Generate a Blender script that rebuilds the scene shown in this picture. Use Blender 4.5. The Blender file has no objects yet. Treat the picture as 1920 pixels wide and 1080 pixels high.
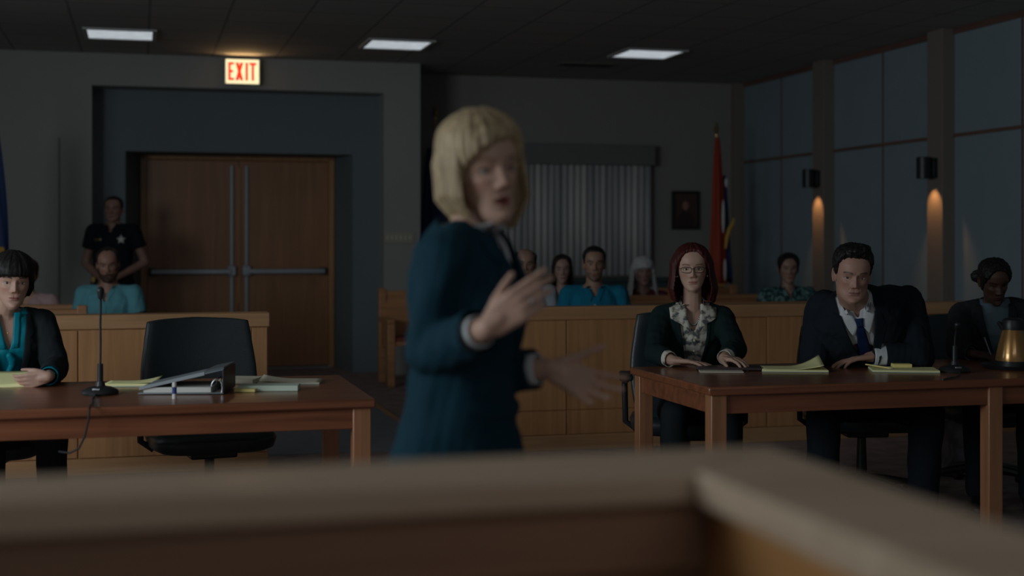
import bpy, bmesh, math, random
import numpy as np
from mathutils import Vector, Matrix
from mathutils.bvhtree import BVHTree
random.seed(7)

# ------------------------------------------------------------------ camera
F, CH, HY, T = 2600.0, 1.37, 450.0, math.radians(15)   # focal length in px, eye height, horizon row, room yaw
cT, sT = math.cos(T), math.sin(T)
C = bpy.context.scene.collection
def W(u, v, z=0.0): return Vector((u*cT + v*sT, -u*sT + v*cT, z))
def atz(px, py, z):
    v = F*(CH-z)/(py-HY); return W((px-960)/F*v, v, z)
def atv(px, py, v): return W((px-960)/F*v, v, CH-(py-HY)/F*v)

cam = bpy.data.cameras.new('camera'); camo = bpy.data.objects.new('camera', cam); C.objects.link(camo)
camo.location = (0, 0, CH); camo.rotation_euler = (math.pi/2, 0, -T)
cam.sensor_width = 36; cam.lens = F*36/1920; cam.shift_y = -(540-HY)/1920
cam.clip_start = 0.05; cam.clip_end = 100
cam.dof.use_dof = True; cam.dof.focus_distance = 6.6; cam.dof.aperture_fstop = 1.65; cam.dof.aperture_blades = 0
sc = bpy.context.scene; sc.camera = camo
sc.view_settings.view_transform = 'Standard'; sc.view_settings.look = 'None'
sc.view_settings.gamma = 1; sc.view_settings.use_curve_mapping = False
sc.view_settings.exposure = 0.55

# ------------------------------------------------------------------ world and big lights
w = bpy.data.worlds.new('world'); sc.world = w; w.use_nodes = True
w.node_tree.nodes['Background'].inputs[0].default_value = (0.75, 0.88, 1.0, 1)
w.node_tree.nodes['Background'].inputs[1].default_value = 0.05
def area(name, loc, target, sx, sy, power, col):
    l = bpy.data.lights.new(name, 'AREA'); l.shape = 'RECTANGLE'; l.size = sx; l.size_y = sy
    l.energy = power; l.color = col
    o = bpy.data.objects.new(name, l); C.objects.link(o); o.location = loc
    o.rotation_euler = (Vector(target)-Vector(loc)).to_track_quat('-Z', 'Y').to_euler()
    return o
# daylight through the two tall windows of the left wall
area('window_daylight', (-3.8, 3.2, 2.1), (2.5, 5.2, 1.0), 2.6, 1.5, 64, (0.86, 0.95, 1.0))
area('window_daylight', (-3.8, 7.9, 2.1), (2.5, 8.0, 1.0), 2.6, 1.5, 10, (0.80, 0.93, 1.0))

# unseen fill added on the bench side to brighten faces and the near rail
area('bench_fill_light', (1.2, -.6, 3.05), (1.6, 5.5, .9), 3.2, .6, 9, (0.95, 0.97, 1.0))

# ------------------------------------------------------------------ mesh helpers
def tag(o, label=None, cat=None, group=None, kind=None):
    if label: o['label'] = label
    if cat: o['category'] = cat
    if group: o['group'] = group
    if kind: o['kind'] = kind
    return o
def thing(name, label, cat, loc=(0,0,0), rz=0.0, group=None):
    o = bpy.data.objects.new(name, None); o.empty_display_size = 0.1; C.objects.link(o)
    o.location = loc; o.rotation_euler = (0, 0, rz)
    return tag(o, label, cat, group)
def copy_tree(o, parent=None):
    c = o.copy(); C.objects.link(c)
    if parent is not None: c.parent = parent
    for ch in list(o.children): copy_tree(ch, c)
    return c
class MB:
    def __init__(s): s.v = []; s.f = []
    def add(s, vs, fs, M=None):
        o = len(s.v)
        s.v += [tuple(M @ Vector(v)) for v in vs] if M is not None else [tuple(v) for v in vs]
        s.f += [[i+o for i in f] for f in fs]
    def box(s, x0, x1, y0, y1, z0, z1, M=None):
        v = [(x,y,z) for z in (z0,z1) for y in (y0,y1) for x in (x0,x1)]
        s.add(v, [(0,2,3,1),(4,5,7,6),(0,1,5,4),(2,6,7,3),(0,4,6,2),(1,3,7,5)], M)
        return s
    def hexa(s, b, t):     # bottom 4 pts ccw, top 4 pts ccw
        s.add(list(b)+list(t), [(3,2,1,0),(4,5,6,7),(0,1,5,4),(1,2,6,5),(2,3,7,6),(3,0,4,7)]); return s
    def ring_loft(s, rings, caps=True):
        n = len(rings[0]); vs = [p for r in rings for p in r]; fs = []
        for i in range(len(rings)-1):
            for j in range(n):
                k = (j+1) % n; fs.append((i*n+j, i*n+k, (i+1)*n+k, (i+1)*n+j))
        if caps: fs.append(tuple(range(n-1,-1,-1))); fs.append(tuple((len(rings)-1)*n+j for j in range(n)))
        s.add(vs, fs); return s
    def tube(s, pts, r, n=10):
        pts = [Vector(p) for p in pts]; rs = r if isinstance(r, (list,tuple)) else [r]*len(pts)
        rings = []; up = None
        for i, p in enumerate(pts):
            d = (pts[min(i+1,len(pts)-1)]-pts[max(i-1,0)]).normalized()
            if up is None: up = Vector((0,0,1)) if abs(d.z) < .9 else Vector((1,0,0))
            a = d.cross(up).normalized(); b = a.cross(d).normalized(); up = b
            rings.append([p + (a*math.cos(2*math.pi*k/n)+b*math.sin(2*math.pi*k/n))*rs[i] for k in range(n)])
        return s.ring_loft([r_[::-1] for r_ in rings])
    def cyl(s, p0, p1, r0, r1=None, n=20): return s.tube([p0, p1], [r0, r0 if r1 is None else r1], n)
    def lathe(s, prof, c=(0,0,0), n=32, M=None):
        rings = []
        for r, z in prof: rings.append([Vector((c[0]+r*math.cos(2*math.pi*k/n), c[1]+r*math.sin(2*math.pi*k/n), c[2]+z)) for k in range(n)])
        if M is not None: rings = [[M @ p for p in r] for r in rings]
        return s.ring_loft(rings)
    def slab(s, poly, z0, z1, M=None):
        n = len(poly); vs = [(x,y,z0) for x,y in poly]+[(x,y,z1) for x,y in poly]
        fs = [tuple(range(n-1,-1,-1)), tuple(range(n,2*n))]+[(i,(i+1)%n,n+(i+1)%n,n+i) for i in range(n)]
        s.add(vs, fs, M); return s
    def grid(s, P):
        m, n = len(P), len(P[0]); s.add([p for r in P for p in r],
            [(i*n+j, i*n+j+1, (i+1)*n+j+1, (i+1)*n+j) for i in range(m-1) for j in range(n-1)]); return s
    def cap(s, p0, r0, p1, r1, n=14, k=4):
        p0 = Vector(p0); p1 = Vector(p1); d = p1-p0
        d = d.normalized() if d.length > 1e-6 else Vector((0,0,1))
        a = d.orthogonal().normalized(); b = d.cross(a)
        rings = []
        for i in range(k+1):
            t = -math.pi/2 + (math.pi/2)*(i+.15)/(k+.15)
            rings.append((p0 + d*math.sin(t)*r0, math.cos(t)*r0))
        for i in range(k, -1, -1):
            t = -math.pi/2 + (math.pi/2)*(i+.15)/(k+.15)
            rings.append((p1 - d*math.sin(t)*r1, math.cos(t)*r1))
        return s.ring_loft([[c + (a*math.cos(2*math.pi*j/n)+b*math.sin(2*math.pi*j/n))*r for j in range(n)] for c, r in rings])
    def chain(s, pts, rs):
        for i in range(len(pts)-1): s.cap(pts[i], rs[i], pts[i+1], rs[i+1])
        return s
    def ell(s, c, r, M=None, n=18, k=10):
        c = Vector(c); R = M if M is not None else Matrix.Identity(3); rings = []
        for i in range(k+1):
            t = -math.pi/2 + math.pi*(i+.1)/(k+.2)
            rings.append([c + R @ Vector((r[0]*math.cos(t)*math.cos(2*math.pi*j/n), r[1]*math.cos(t)*math.sin(2*math.pi*j/n), r[2]*math.sin(t))) for j in range(n)])
        return s.ring_loft(rings)
    def build(s, name, mat, parent=None, bevel=0.0, smooth=35, solid=0.0, subsurf=0):
        me = bpy.data.meshes.new(name); me.from_pydata(s.v, [], s.f); me.update()
        bm = bmesh.new(); bm.from_mesh(me); bmesh.ops.recalc_face_normals(bm, faces=bm.faces); bm.to_mesh(me); bm.free()
        if smooth:
            me.shade_smooth(); me.set_sharp_from_angle(angle=math.radians(smooth))
        me.materials.append(mat)
        o = bpy.data.objects.new(name, me); C.objects.link(o)
        if parent is not None: o.parent = parent
        if solid:
            m = o.modifiers.new('solid', 'SOLIDIFY'); m.thickness = solid; m.offset = 0
        if bevel:
            m = o.modifiers.new('bevel', 'BEVEL'); m.width = bevel; m.segments = 2; m.limit_method = 'ANGLE'
        if subsurf:
            m = o.modifiers.new('sub', 'SUBSURF'); m.levels = subsurf; m.render_levels = subsurf
        return o
def B(*a, **k): return MB().box(*a, **k)
def shift(o, x=0, y=0, z=0): o.location = (o.location.x+x, o.location.y+y, o.location.z+z); return o

# ------------------------------------------------------------------ materials
def mat_base(name):
    m = bpy.data.materials.new(name); m.use_nodes = True; nt = m.node_tree
    return m, nt, nt.nodes['Principled BSDF']
def plain(name, col, rough=.6, metal=0, spec=.5, var=.12, vscale=6, bump=0, bscale=200, emit=None, es=0, coat=0, trans=0, sheen=0):
    m, nt, p = mat_base(name)
    tc = nt.nodes.new('ShaderNodeTexCoord')
    n = nt.nodes.new('ShaderNodeTexNoise'); n.inputs['Scale'].default_value = vscale; n.inputs['Detail'].default_value = 4
    nt.links.new(tc.outputs['Object'], n.inputs['Vector'])
    r = nt.nodes.new('ShaderNodeMixRGB'); r.inputs[1].default_value = (*[c*(1-var) for c in col], 1); r.inputs[2].default_value = (*[min(1, c*(1+var)) for c in col], 1)
    nt.links.new(n.outputs['Fac'], r.inputs[0]); nt.links.new(r.outputs[0], p.inputs['Base Color'])
    p.inputs['Roughness'].default_value = rough; p.inputs['Metallic'].default_value = metal
    p.inputs['Specular IOR Level'].default_value = spec
    p.inputs['Coat Weight'].default_value = coat; p.inputs['Transmission Weight'].default_value = trans
    if sheen: p.inputs['Sheen Weight'].default_value = sheen
    if bump:
        n2 = nt.nodes.new('ShaderNodeTexNoise'); n2.inputs['Scale'].default_value = bscale; nt.links.new(tc.outputs['Object'], n2.inputs['Vector'])
        b = nt.nodes.new('ShaderNodeBump'); b.inputs['Strength'].default_value = bump; b.inputs['Distance'].default_value = .002
        nt.links.new(n2.outputs['Fac'], b.inputs['Height']); nt.links.new(b.outputs[0], p.inputs['Normal'])
    if emit: p.inputs['Emission Color'].default_value = (*emit, 1); p.inputs['Emission Strength'].default_value = es
    return m
def wood(name, c1, c2, axis='z', rough=.4, coat=.15, scale=1.0):
    m, nt, p = mat_base(name)
    tc = nt.nodes.new('ShaderNodeTexCoord'); mp = nt.nodes.new('ShaderNodeMapping')
    s = {'x': (1.2, 26, 26), 'y': (26, 1.2, 26), 'z': (26, 26, 1.2)}[axis]
    mp.inputs['Scale'].default_value = [q*scale for q in s]
    nt.links.new(tc.outputs['Object'], mp.inputs['Vector'])
    n = nt.nodes.new('ShaderNodeTexNoise'); n.inputs['Scale'].default_value = 1; n.inputs['Detail'].default_value = 7; n.inputs['Distortion'].default_value = .6
    nt.links.new(mp.outputs[0], n.inputs['Vector'])
    n2 = nt.nodes.new('ShaderNodeTexNoise'); n2.inputs['Scale'].default_value = 1.3; nt.links.new(tc.outputs['Object'], n2.inputs['Vector'])
    ma = nt.nodes.new('ShaderNodeMath'); ma.operation = 'MULTIPLY_ADD'; ma.inputs[1].default_value = .45
    nt.links.new(n2.outputs['Fac'], ma.inputs[0]); nt.links.new(n.outputs['Fac'], ma.inputs[2])
    cr = nt.nodes.new('ShaderNodeValToRGB'); cr.color_ramp.elements[0].position = .5; cr.color_ramp.elements[1].position = .95
    cr.color_ramp.elements[0].color = (*c1, 1); cr.color_ramp.elements[1].color = (*c2, 1)
    nt.links.new(ma.outputs[0], cr.inputs[0]); nt.links.new(cr.outputs[0], p.inputs['Base Color'])
    p.inputs['Roughness'].default_value = rough; p.inputs['Coat Weight'].default_value = coat; p.inputs['Coat Roughness'].default_value = .25
    b = nt.nodes.new('ShaderNodeBump'); b.inputs['Strength'].default_value = .15; b.inputs['Distance'].default_value = .001
    nt.links.new(n.outputs['Fac'], b.inputs['Height']); nt.links.new(b.outputs[0], p.inputs['Normal'])
    return m
M = {}
M['wall'] = plain('wall_paint', (.36,.36,.34), .85, var=.05, vscale=2, bump=.2, bscale=60)
M['wall_back'] = plain('rear_wall_paint', (.30,.285,.27), .85, var=.05, vscale=2, bump=.2, bscale=60)
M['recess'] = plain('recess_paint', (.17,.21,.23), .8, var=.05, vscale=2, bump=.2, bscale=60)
M['fabric_panel'] = plain('wall_fabric_panel', (.25,.32,.36), .9, var=.08, vscale=3, bump=.4, bscale=300)
M['pilaster'] = plain('pilaster_paint', (.23,.20,.175), .6, var=.06)
M['trimwood'] = wood('panel_trim_wood', (.13,.07,.055), (.21,.115,.085), 'y')
M['oak'] = wood('oak_vertical', (.44,.215,.09), (.62,.32,.135), 'z', .42)
M['oak_h'] = wood('oak_horizontal', (.45,.245,.115), (.62,.35,.17), 'x', .38)
M['oak_y'] = wood('oak_depth', (.38,.20,.08), (.56,.31,.13), 'y', .38)
M['pew'] = wood('pew_oak', (.42,.20,.085), (.62,.31,.14), 'x', .4)
M['door'] = wood('door_veneer', (.33,.15,.065), (.46,.22,.10), 'z', .4, scale=.7)
M['table'] = wood('cherry_table', (.16,.054,.024), (.32,.112,.05), 'x', .30, .35)
M['table_z'] = wood('cherry_leg', (.27,.12,.055), (.44,.20,.095), 'z', .35, .25)
M['box_top'] = wood('witness_box_cap', (.42,.31,.21), (.56,.43,.31), 'x', .45, .1)
M['box_in'] = wood('witness_box_inner', (.20,.105,.065), (.30,.17,.10), 'x', .45, .1)
M['box_side'] = wood('witness_box_side', (.40,.19,.06), (.56,.28,.10), 'y', .45, .1)
M['black'] = plain('black_plastic', (.018,.020,.022), .4)
M['leather'] = plain('black_leather', (.020,.032,.036), .38, bump=.3, bscale=120)
M['chrome'] = plain('satin_steel', (.45,.47,.5), .35, metal=1)
M['brass'] = plain('brass', (.75,.55,.25), .3, metal=1)
M['gold'] = plain('gold_fringe', (.7,.42,.08), .6)
M['steel_bar'] = plain('aluminium_bar', (.42,.46,.50), .45, metal=.6)
M['paper'] = plain('white_paper', (.74,.74,.70), .8, var=.03)
M['cream'] = plain('cream_paper', (.70,.66,.52), .8, var=.03)
M['green_paper'] = plain('pale_green_paper', (.62,.74,.62), .8, var=.03)
M['yellow'] = plain('yellow_legal_paper', (.95,.93,.47), .8, var=.03)
M['sticky'] = plain('yellow_sticky_paper', (.88,.76,.28), .8, var=.03)
M['binder'] = plain('grey_binder_vinyl', (.26,.31,.34), .35)
M['folder'] = plain('dark_folder', (.05,.03,.035), .45)
M['troffer'] = plain('lamp_frame', (.5,.5,.5), .5)
M['red'] = plain('flag_red', (.38,.045,.015), .7)
M['navy'] = plain('flag_navy', (.012,.035,.12), .7)
M['white_cloth'] = plain('flag_white', (.7,.7,.68), .7)
M['valance'] = plain('valance_fabric', (.19,.185,.18), .8)
M['cabinet'] = plain('dark_green_cover', (.045,.075,.075), .6)
M['cushion'] = plain('red_cushion', (.28,.07,.05), .8)
def slat_mat():
    m, nt, p = mat_base('blind_fabric')
    oi = nt.nodes.new('ShaderNodeTexCoord'); n = nt.nodes.new('ShaderNodeTexNoise'); n.inputs['Scale'].default_value = 9
    mp = nt.nodes.new('ShaderNodeMapping'); mp.inputs['Scale'].default_value = (1, 1, .05); nt.links.new(oi.outputs['Object'], mp.inputs[0]); nt.links.new(mp.outputs[0], n.inputs['Vector'])
    cr = nt.nodes.new('ShaderNodeValToRGB'); cr.color_ramp.elements[0].position = .3; cr.color_ramp.elements[1].position = .7
    cr.color_ramp.elements[0].color = (.36,.39,.40,1); cr.color_ramp.elements[1].color = (.74,.72,.69,1)
    nt.links.new(n.outputs['Fac'], cr.inputs[0]); nt.links.new(cr.outputs[0], p.inputs['Base Color']); p.inputs['Roughness'].default_value = .7
    return m
M['slat'] = slat_mat()
def tile_mat():
    m, nt, p = mat_base('ceiling_tiles')
    tc = nt.nodes.new('ShaderNodeTexCoord'); mp = nt.nodes.new('ShaderNodeMapping'); mp.inputs['Location'].default_value = (-.07, -.02, 0)
    nt.links.new(tc.outputs['Object'], mp.inputs[0])
    br = nt.nodes.new('ShaderNodeTexBrick'); br.offset = 0; br.inputs['Scale'].default_value = 1; br.inputs['Brick Width'].default_value = .61; br.inputs['Row Height'].default_value = .61
    br.inputs['Mortar Size'].default_value = .012; br.inputs['Color1'].default_value = (.42,.40,.38,1); br.inputs['Color2'].default_value = (.38,.365,.35,1); br.inputs['Mortar'].default_value = (.24,.23,.22,1)
    nt.links.new(mp.outputs[0], br.inputs['Vector']); nt.links.new(br.outputs['Color'], p.inputs['Base Color']); p.inputs['Roughness'].default_value = .9
    return m
M['tile'] = tile_mat()
def carpet():
    m, nt, p = mat_base('carpet')
    tc = nt.nodes.new('ShaderNodeTexCoord')
    n = nt.nodes.new('ShaderNodeTexNoise'); n.inputs['Scale'].default_value = 7; n.inputs['Detail'].default_value = 8; nt.links.new(tc.outputs['Object'], n.inputs['Vector'])
    cr = nt.nodes.new('ShaderNodeValToRGB'); cr.color_ramp.elements[0].color = (.26,.20,.19,1); cr.color_ramp.elements[1].color = (.42,.33,.31,1)
    cr.color_ramp.elements[0].position = .35; cr.color_ramp.elements[1].position = .7
    nt.links.new(n.outputs['Fac'], cr.inputs[0]); nt.links.new(cr.outputs[0], p.inputs['Base Color']); p.inputs['Roughness'].default_value = .95
    n2 = nt.nodes.new('ShaderNodeTexNoise'); n2.inputs['Scale'].default_value = 250; nt.links.new(tc.outputs['Object'], n2.inputs['Vector'])
    b = nt.nodes.new('ShaderNodeBump'); b.inputs['Strength'].default_value = .5; b.inputs['Distance'].default_value = .004
    nt.links.new(n2.outputs['Fac'], b.inputs['Height']); nt.links.new(b.outputs[0], p.inputs['Normal'])
    return m
M['carpet'] = carpet()
M['carpet_aisle'] = plain('aisle_carpet', (.25,.28,.30), .95, bump=.5, bscale=250, var=.2)

# ================================================================== ROOM SHELL
H = 3.17
def struct(o): return tag(o, kind='structure')
XL, XR, YN = -4.0, 6.7, -1.6
struct(B(XL-.2, XR+.2, YN, 15.3, -.12, 0).build('floor', M['carpet'], smooth=0))
struct(B(XL, 1.86, 8.9, 13.92, 0, .006).build('floor_aisle', M['carpet_aisle'], smooth=0))
struct(B(1.86, 1.90, 8.78, 13.92, 0, .014).build('trim_1', M['oak_y'], smooth=0))
struct(B(XL-.2, XR+.2, YN, 15.3, H, H+.1).build('ceiling', M['tile'], smooth=0))
# right wall with fabric panels, pilasters and trims
struct(B(XR, XR+.15, YN, 15.1, 0, H).build('wall_right', M['fabric_panel'], smooth=0))
py = [12.67, 10.55, 8.43, 6.31, 4.19, 2.07]
for i, y in enumerate([14.80]+py):
    struct(B(XR-.12, XR+.01, y-.12, y+.12, 0, H).build('trim_2', M['pilaster'], bevel=.004))
edges = [14.68]+[q for y in py for q in (y+.12, y-.12)]+[YN]
for i in range(0, len(edges), 2):
    y1, y0 = edges[i], edges[i+1]
    struct(B(XR-.015, XR+.01, y0, y1, 2.245, 2.275).build('trim_3', M['trimwood'], smooth=0))
    struct(B(XR-.02, XR+.01, y0, y1, H-.05, H).build('trim_4', M['trimwood'], smooth=0))
    ym = (y0+y1)/2
    struct(B(XR-.008, XR+.01, ym-.008, ym+.008, 0, H-.05).build('trim_5', M['trimwood'], smooth=0))
struct(B(XR-.02, XR+.01, YN, 14.68, 0, .1).build('baseboard_right', M['pilaster'], smooth=0))
# rear wall right of the corner (window wall)
struct(B(2.6, XR+.15, 14.8, 14.95, 0, H).build('wall_back', M['wall_back'], smooth=0))
# door wall: front face, recess, splayed door opening
fw = MB()
fw.box(XL-.2, -.452, 13.92, 14.27, 0, H); fw.box(2.386, 2.76, 13.92, 15.0, 0, H); fw.box(-.452, 2.386, 13.92, 14.27, 2.86, H)
struct(fw.build('wall_front', M['wall'], smooth=0))
struct(B(-1.35, -.755, 13.885, 13.93, 0, 2.35).build('trim_6', M['wall'], smooth=0))
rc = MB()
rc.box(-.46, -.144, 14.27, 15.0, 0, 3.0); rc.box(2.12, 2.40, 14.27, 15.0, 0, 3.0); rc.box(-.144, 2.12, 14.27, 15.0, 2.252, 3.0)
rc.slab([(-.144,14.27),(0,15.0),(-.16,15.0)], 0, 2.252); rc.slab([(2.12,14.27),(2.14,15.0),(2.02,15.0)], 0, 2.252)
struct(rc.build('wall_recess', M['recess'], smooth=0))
struct(B(-.6, 2.6, 15.1, 15.2, 0, H).build('wall_corridor', M['wall_back'], smooth=0))
struct(B(0.03, 1.99, 14.93, 15.12, 0, .012).build('trim_7', M['steel_bar'], smooth=0))
# door frame + two leaves
fr = MB(); fr.box(0, .06, 14.94, 15.06, 0, 2.27); fr.box(1.96, 2.02, 14.94, 15.06, 0, 2.27); fr.box(.06, 1.96, 14.94, 15.06, 2.215, 2.27)
struct(fr.build('trim_8', M['oak'], bevel=.004))
def door(n, x0, x1, hinge_left):
    d = struct(B(x0, x1, 14.98, 15.03, .02, 2.21).build('door_%d' % n, M['door'], bevel=.003))
    xr = x1-.075 if hinge_left else x0+.075                     # vertical rod near the meeting edge
    xo = x0+.04 if hinge_left else x1-.04
    B(xr-.016, xr+.016, 14.945, 14.98, .05, 2.16).build('latch_rod', M['steel_bar'], d, bevel=.004)
    B(xr-.045, xr+.045, 14.90, 14.98, .99, 1.10).build('latch_case', M['steel_bar'], d, bevel=.01)
    b = B(min(xo, xr), max(xo, xr), 14.885, 14.93, 1.01, 1.065).build('push_bar', M['steel_bar'], d, bevel=.01)
    e = .06 if hinge_left else -.06
    B(min(xo-e*.3, xo+e), max(xo-e*.3, xo+e), 14.90, 14.98, 1.0, 1.075).build('bar_bracket', M['black'], d, bevel=.008)
    return d
door(1, .062, 1.008, True); door(2, 1.012, 1.958, False)
B(1.000, 1.020, 14.965, 14.98, .7, 2.15).build('astragal', M['oak'], bpy.data.objects['door_1'], bevel=.003)
struct(B(XL, -.46, 13.90, 13.93, 0, .1).build('baseboard_front', M['pilaster'], smooth=0))
# left wall with two tall window openings (daylight side)
lw = MB()
for a, b in ((YN, 2.1), (4.7, 6.6), (9.2, 14.0)): lw.box(XL-.15, XL, a, b, 0, H)
for a, b in ((2.1, 4.7), (6.6, 9.2)): lw.box(XL-.15, XL, a, b, 0, 1.3); lw.box(XL-.15, XL, a, b, 2.9, H)
struct(lw.build('wall_left', M['wall'], smooth=0))
for n, (a, b) in enumerate(((2.1, 4.7), (6.6, 9.2))):
    f = MB(); f.box(XL-.1, XL-.04, a, a+.06, 1.3, 2.9); f.box(XL-.1, XL-.04, b-.06, b, 1.3, 2.9); f.box(XL-.1, XL-.04, a, b, 1.3, 1.36); f.box(XL-.1, XL-.04, a, b, 2.84, 2.9); f.box(XL-.1, XL-.04, (a+b)/2-.03, (a+b)/2+.03, 1.3, 2.9)
    struct(f.build('window_%d' % (n+2), M['pilaster'], smooth=0))
# rear window frame behind the blinds
wf = MB(); wf.box(3.28, 5.54, 14.76, 14.80, .93, 2.24)
struct(wf.build('window_1', M['pilaster'], bevel=.004))

# ------------------------------------------------------------------ ceiling troffers
def troffer(x, y, label, es):
    t = thing('ceiling_light', label, 'ceiling light', (x, y, H), 0, 'recessed square ceiling lights')
    f = MB(); 
    for a in ((-.305,-.27,-.305,.305),(.27,.305,-.305,.305),(-.27,.27,-.305,-.27),(-.27,.27,.27,.305)): f.box(a[0],a[1],a[2],a[3],-.018,-.002)
    f.build('lamp_frame', M['troffer'], t, smooth=0)
    k = 'lens%.2f' % es
    if k not in M:
        m, nt, p = mat_base('lamp_lens'); p.inputs['Base Color'].default_value = (.6,.6,.6,1)
        tc = nt.nodes.new('ShaderNodeTexCoord'); n = nt.nodes.new('ShaderNodeTexNoise'); n.inputs['Scale'].default_value = 9; nt.links.new(tc.outputs['Object'], n.inputs[0])
        mr = nt.nodes.new('ShaderNodeMapRange'); mr.inputs['To Min'].default_value = es*.6; mr.inputs['To Max'].default_value = es*1.35; nt.links.new(n.outputs['Fac'], mr.inputs[0])
        nt.links.new(mr.outputs[0], p.inputs['Emission Strength']); p.inputs['Emission Color'].default_value = (.80,.88,.95,1)
        M[k] = m
    B(-.27,.27,-.27,.27,-.010,-.003).build('diffuser', M[k], t, smooth=0)
    return t
LES = .36
troffer(-.17, 12.55, 'recessed square ceiling light nearest the left side, cut by the top edge', LES)
troffer(2.27, 12.55, 'recessed square ceiling light right of the lit exit sign', LES)
troffer(4.71, 12.55, 'recessed square ceiling light nearest the fabric panelled right wall', LES)
# ceiling vent
v_ = thing('ceiling_vent', 'dark slotted ceiling vent beyond the rightmost ceiling light', 'vent', (4.4, 13.5, H))
g = MB(); g.box(-.3, .3, -.12, .12, -.012, -.001); g.build('vent_frame', M['pilaster'], v_, bevel=.003)
g = MB()
for i in range(7): g.box(-.27, .27, -.1+i*.03, -.088+i*.03, -.018, -.010)
g.build('louvre', M['black'], v_, smooth=0)

# ------------------------------------------------------------------ exit sign
ex = thing('exit_sign', 'lit exit sign with red letters hung under the ceiling above the doors', 'exit sign', (.965, 13.80, 3.02))
B(-.17, .17, .012, .06, -.125, .125).build('housing', M['troffer'], ex, bevel=.006)
mx, nt, p = mat_base('exit_panel'); p.inputs['Base Color'].default_value = (.8,.75,.5,1); p.inputs['Emission Color'].default_value = (1,.86,.50,1); p.inputs['Emission Strength'].default_value = .72
B(-.16, .16, 0, .013, -.118, .118).build('lit_panel', mx, ex, bevel=.003)
ml, nt, p = mat_base('exit_letters'); p.inputs['Base Color'].default_value = (.7,.05,.02,1); p.inputs['Emission Color'].default_value = (1,.06,.02,1); p.inputs['Emission Strength'].default_value = .42
L = .088; th = .024
def letter(x, rects, diag=()):
    m = MB()
    for r in rects: m.box(x+r[0], x+r[1], -.006, .002, r[2], r[3])
    for (a, b) in diag:
        w_ = th*.62; m.slab([(x+a[0]-w_, a[1]), (x+a[0]+w_, a[1]), (x+b[0]+w_, b[1]), (x+b[0]-w_, b[1])], -.002, .006, Matrix.Rotation(math.pi/2, 4, 'X'))
    return m.build('letter', ml, ex, smooth=0)
letter(-.137, [(0, th, -L, L), (0, .056, L-th, L), (0, .048, -th/2, th/2), (0, .056, -L, -L+th)])
letter(-.068, [], [((.015, -L), (.061, L)), ((.061, -L), (.015, L))])
letter(.029, [(0, th, -L, L)])
letter(.066, [(.022, .022+th, -L, L), (0, .068, L-th, L)])
area('exit_sign_glow', (.965, 13.72, 3.10), (.965, 13.2, 3.25), .3, .06, .45, (1, .62, .25))

# ------------------------------------------------------------------ sconces on the pilasters
def sconce(y, label):
    s = thing('wall_sconce', label, 'wall lamp', (XR-.12, y, 1.985), 0, 'cylinder wall sconces on the pilasters')
    B(-.045, 0, -.05, .05, -.085, .085).build('mounting_box', M['black'], s, bevel=.004)
    MB().lathe([(.050,-.09),(.062,-.09),(.062,.09),(.055,.095),(.001,.095)], (-.105, 0, 0), 28).build('lamp_cylinder', M['black'], s)
    e = plain('bulb_glow', (1,.8,.5), emit=(1,.6,.25), es=2.0)
    MB().lathe([(.001,-.05),(.045,-.05),(.045,-.045),(.001,-.045)], (-.105, 0, 0), 20).build('bulb', e, s)
    l = bpy.data.lights.new('sconce_light', 'SPOT'); l.energy = 4.2; l.color = (1, .46, .16); l.spot_size = math.radians(76); l.spot_blend = .7; l.shadow_soft_size = .02
    o = bpy.data.objects.new('sconce_light', l); C.objects.link(o); o.location = (XR-.225, y, 1.88); o.rotation_euler = (0, math.radians(-16), 0)
    return s
sconce(12.67, 'black cylinder wall lamp on the farther pilaster, lighting it downwards')
sconce(10.55, 'black cylinder wall lamp on the nearer pilaster, lighting it downwards')

# ------------------------------------------------------------------ vertical blinds
bl = thing('vertical_blinds', 'pale grey vertical blinds drawn across the rear window', 'window blinds', (3.30, 14.70, .955))
B(-.06, 2.30, -.05, .06, 1.25, 1.48).build('valance', M['valance'], bl, bevel=.01)
for i in range(30):
    x = .02+i*.0755; a = math.radians(28+random.uniform(-9, 9)); m = MB(); P = []
    for k in range(5):
        s_ = (k-2)/2*.044; bow = .006*(1-((k-2)/2)**2)
        P.append([(x+s_*math.cos(a)-bow*math.sin(a), -s_*math.sin(a)-bow*math.cos(a), z) for z in (.02, 1.26)])
    m.grid(P); m.build('slat', M['slat'], bl, solid=.0012)
B(2.245, 2.262, .0, .03, 0.0, 1.3).build('edge_rail', M['paper'], bl)
cab = thing('low_cover_cabinet', 'low dark green cover cabinet running under the rear window', 'cabinet', (4.7, 14.66, 0))
B(-1.45, 1.25, -.13, .13, 0, .90).build('body', M['cabinet'], cab, bevel=.008)
B(-1.47, 1.27, -.15, .13, .90, .95).build('cabinet_top', M['cabinet'], cab, bevel=.01)

# ------------------------------------------------------------------ framed portrait
pf = thing('framed_portrait', 'small dark framed portrait hung between the blinds and the flag', 'picture', (6.01, 14.78, 1.71))
f = MB(); f.box(-.165,-.135,-.02,.018,-.22,.22); f.box(.135,.165,-.02,.018,-.22,.22); f.box(-.135,.135,-.02,.018,-.22,-.19); f.box(-.135,.135,-.02,.018,.19,.22)
f.build('frame', M['black'], pf, bevel=.003)
pic = B(-.136,.136,-.004,.01,-.191,.191).build('picture', plain('portrait_ground', (.10,.05,.045), .6, var=.4, vscale=8), pf, smooth=0)
MB().slab([(-.11,-.19),(.11,-.19),(.10,-.07),(.03,-.01),(-.03,-.01),(-.10,-.07)], .004, .006, Matrix.Rotation(math.pi/2,4,'X')).build('painted_coat', M['folder'], pic, smooth=0)
MB().ell((0,-.006,.05), (.036,.003,.05)).build('painted_face', plain('portrait_face', (.40,.20,.15), .6), pic)

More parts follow.
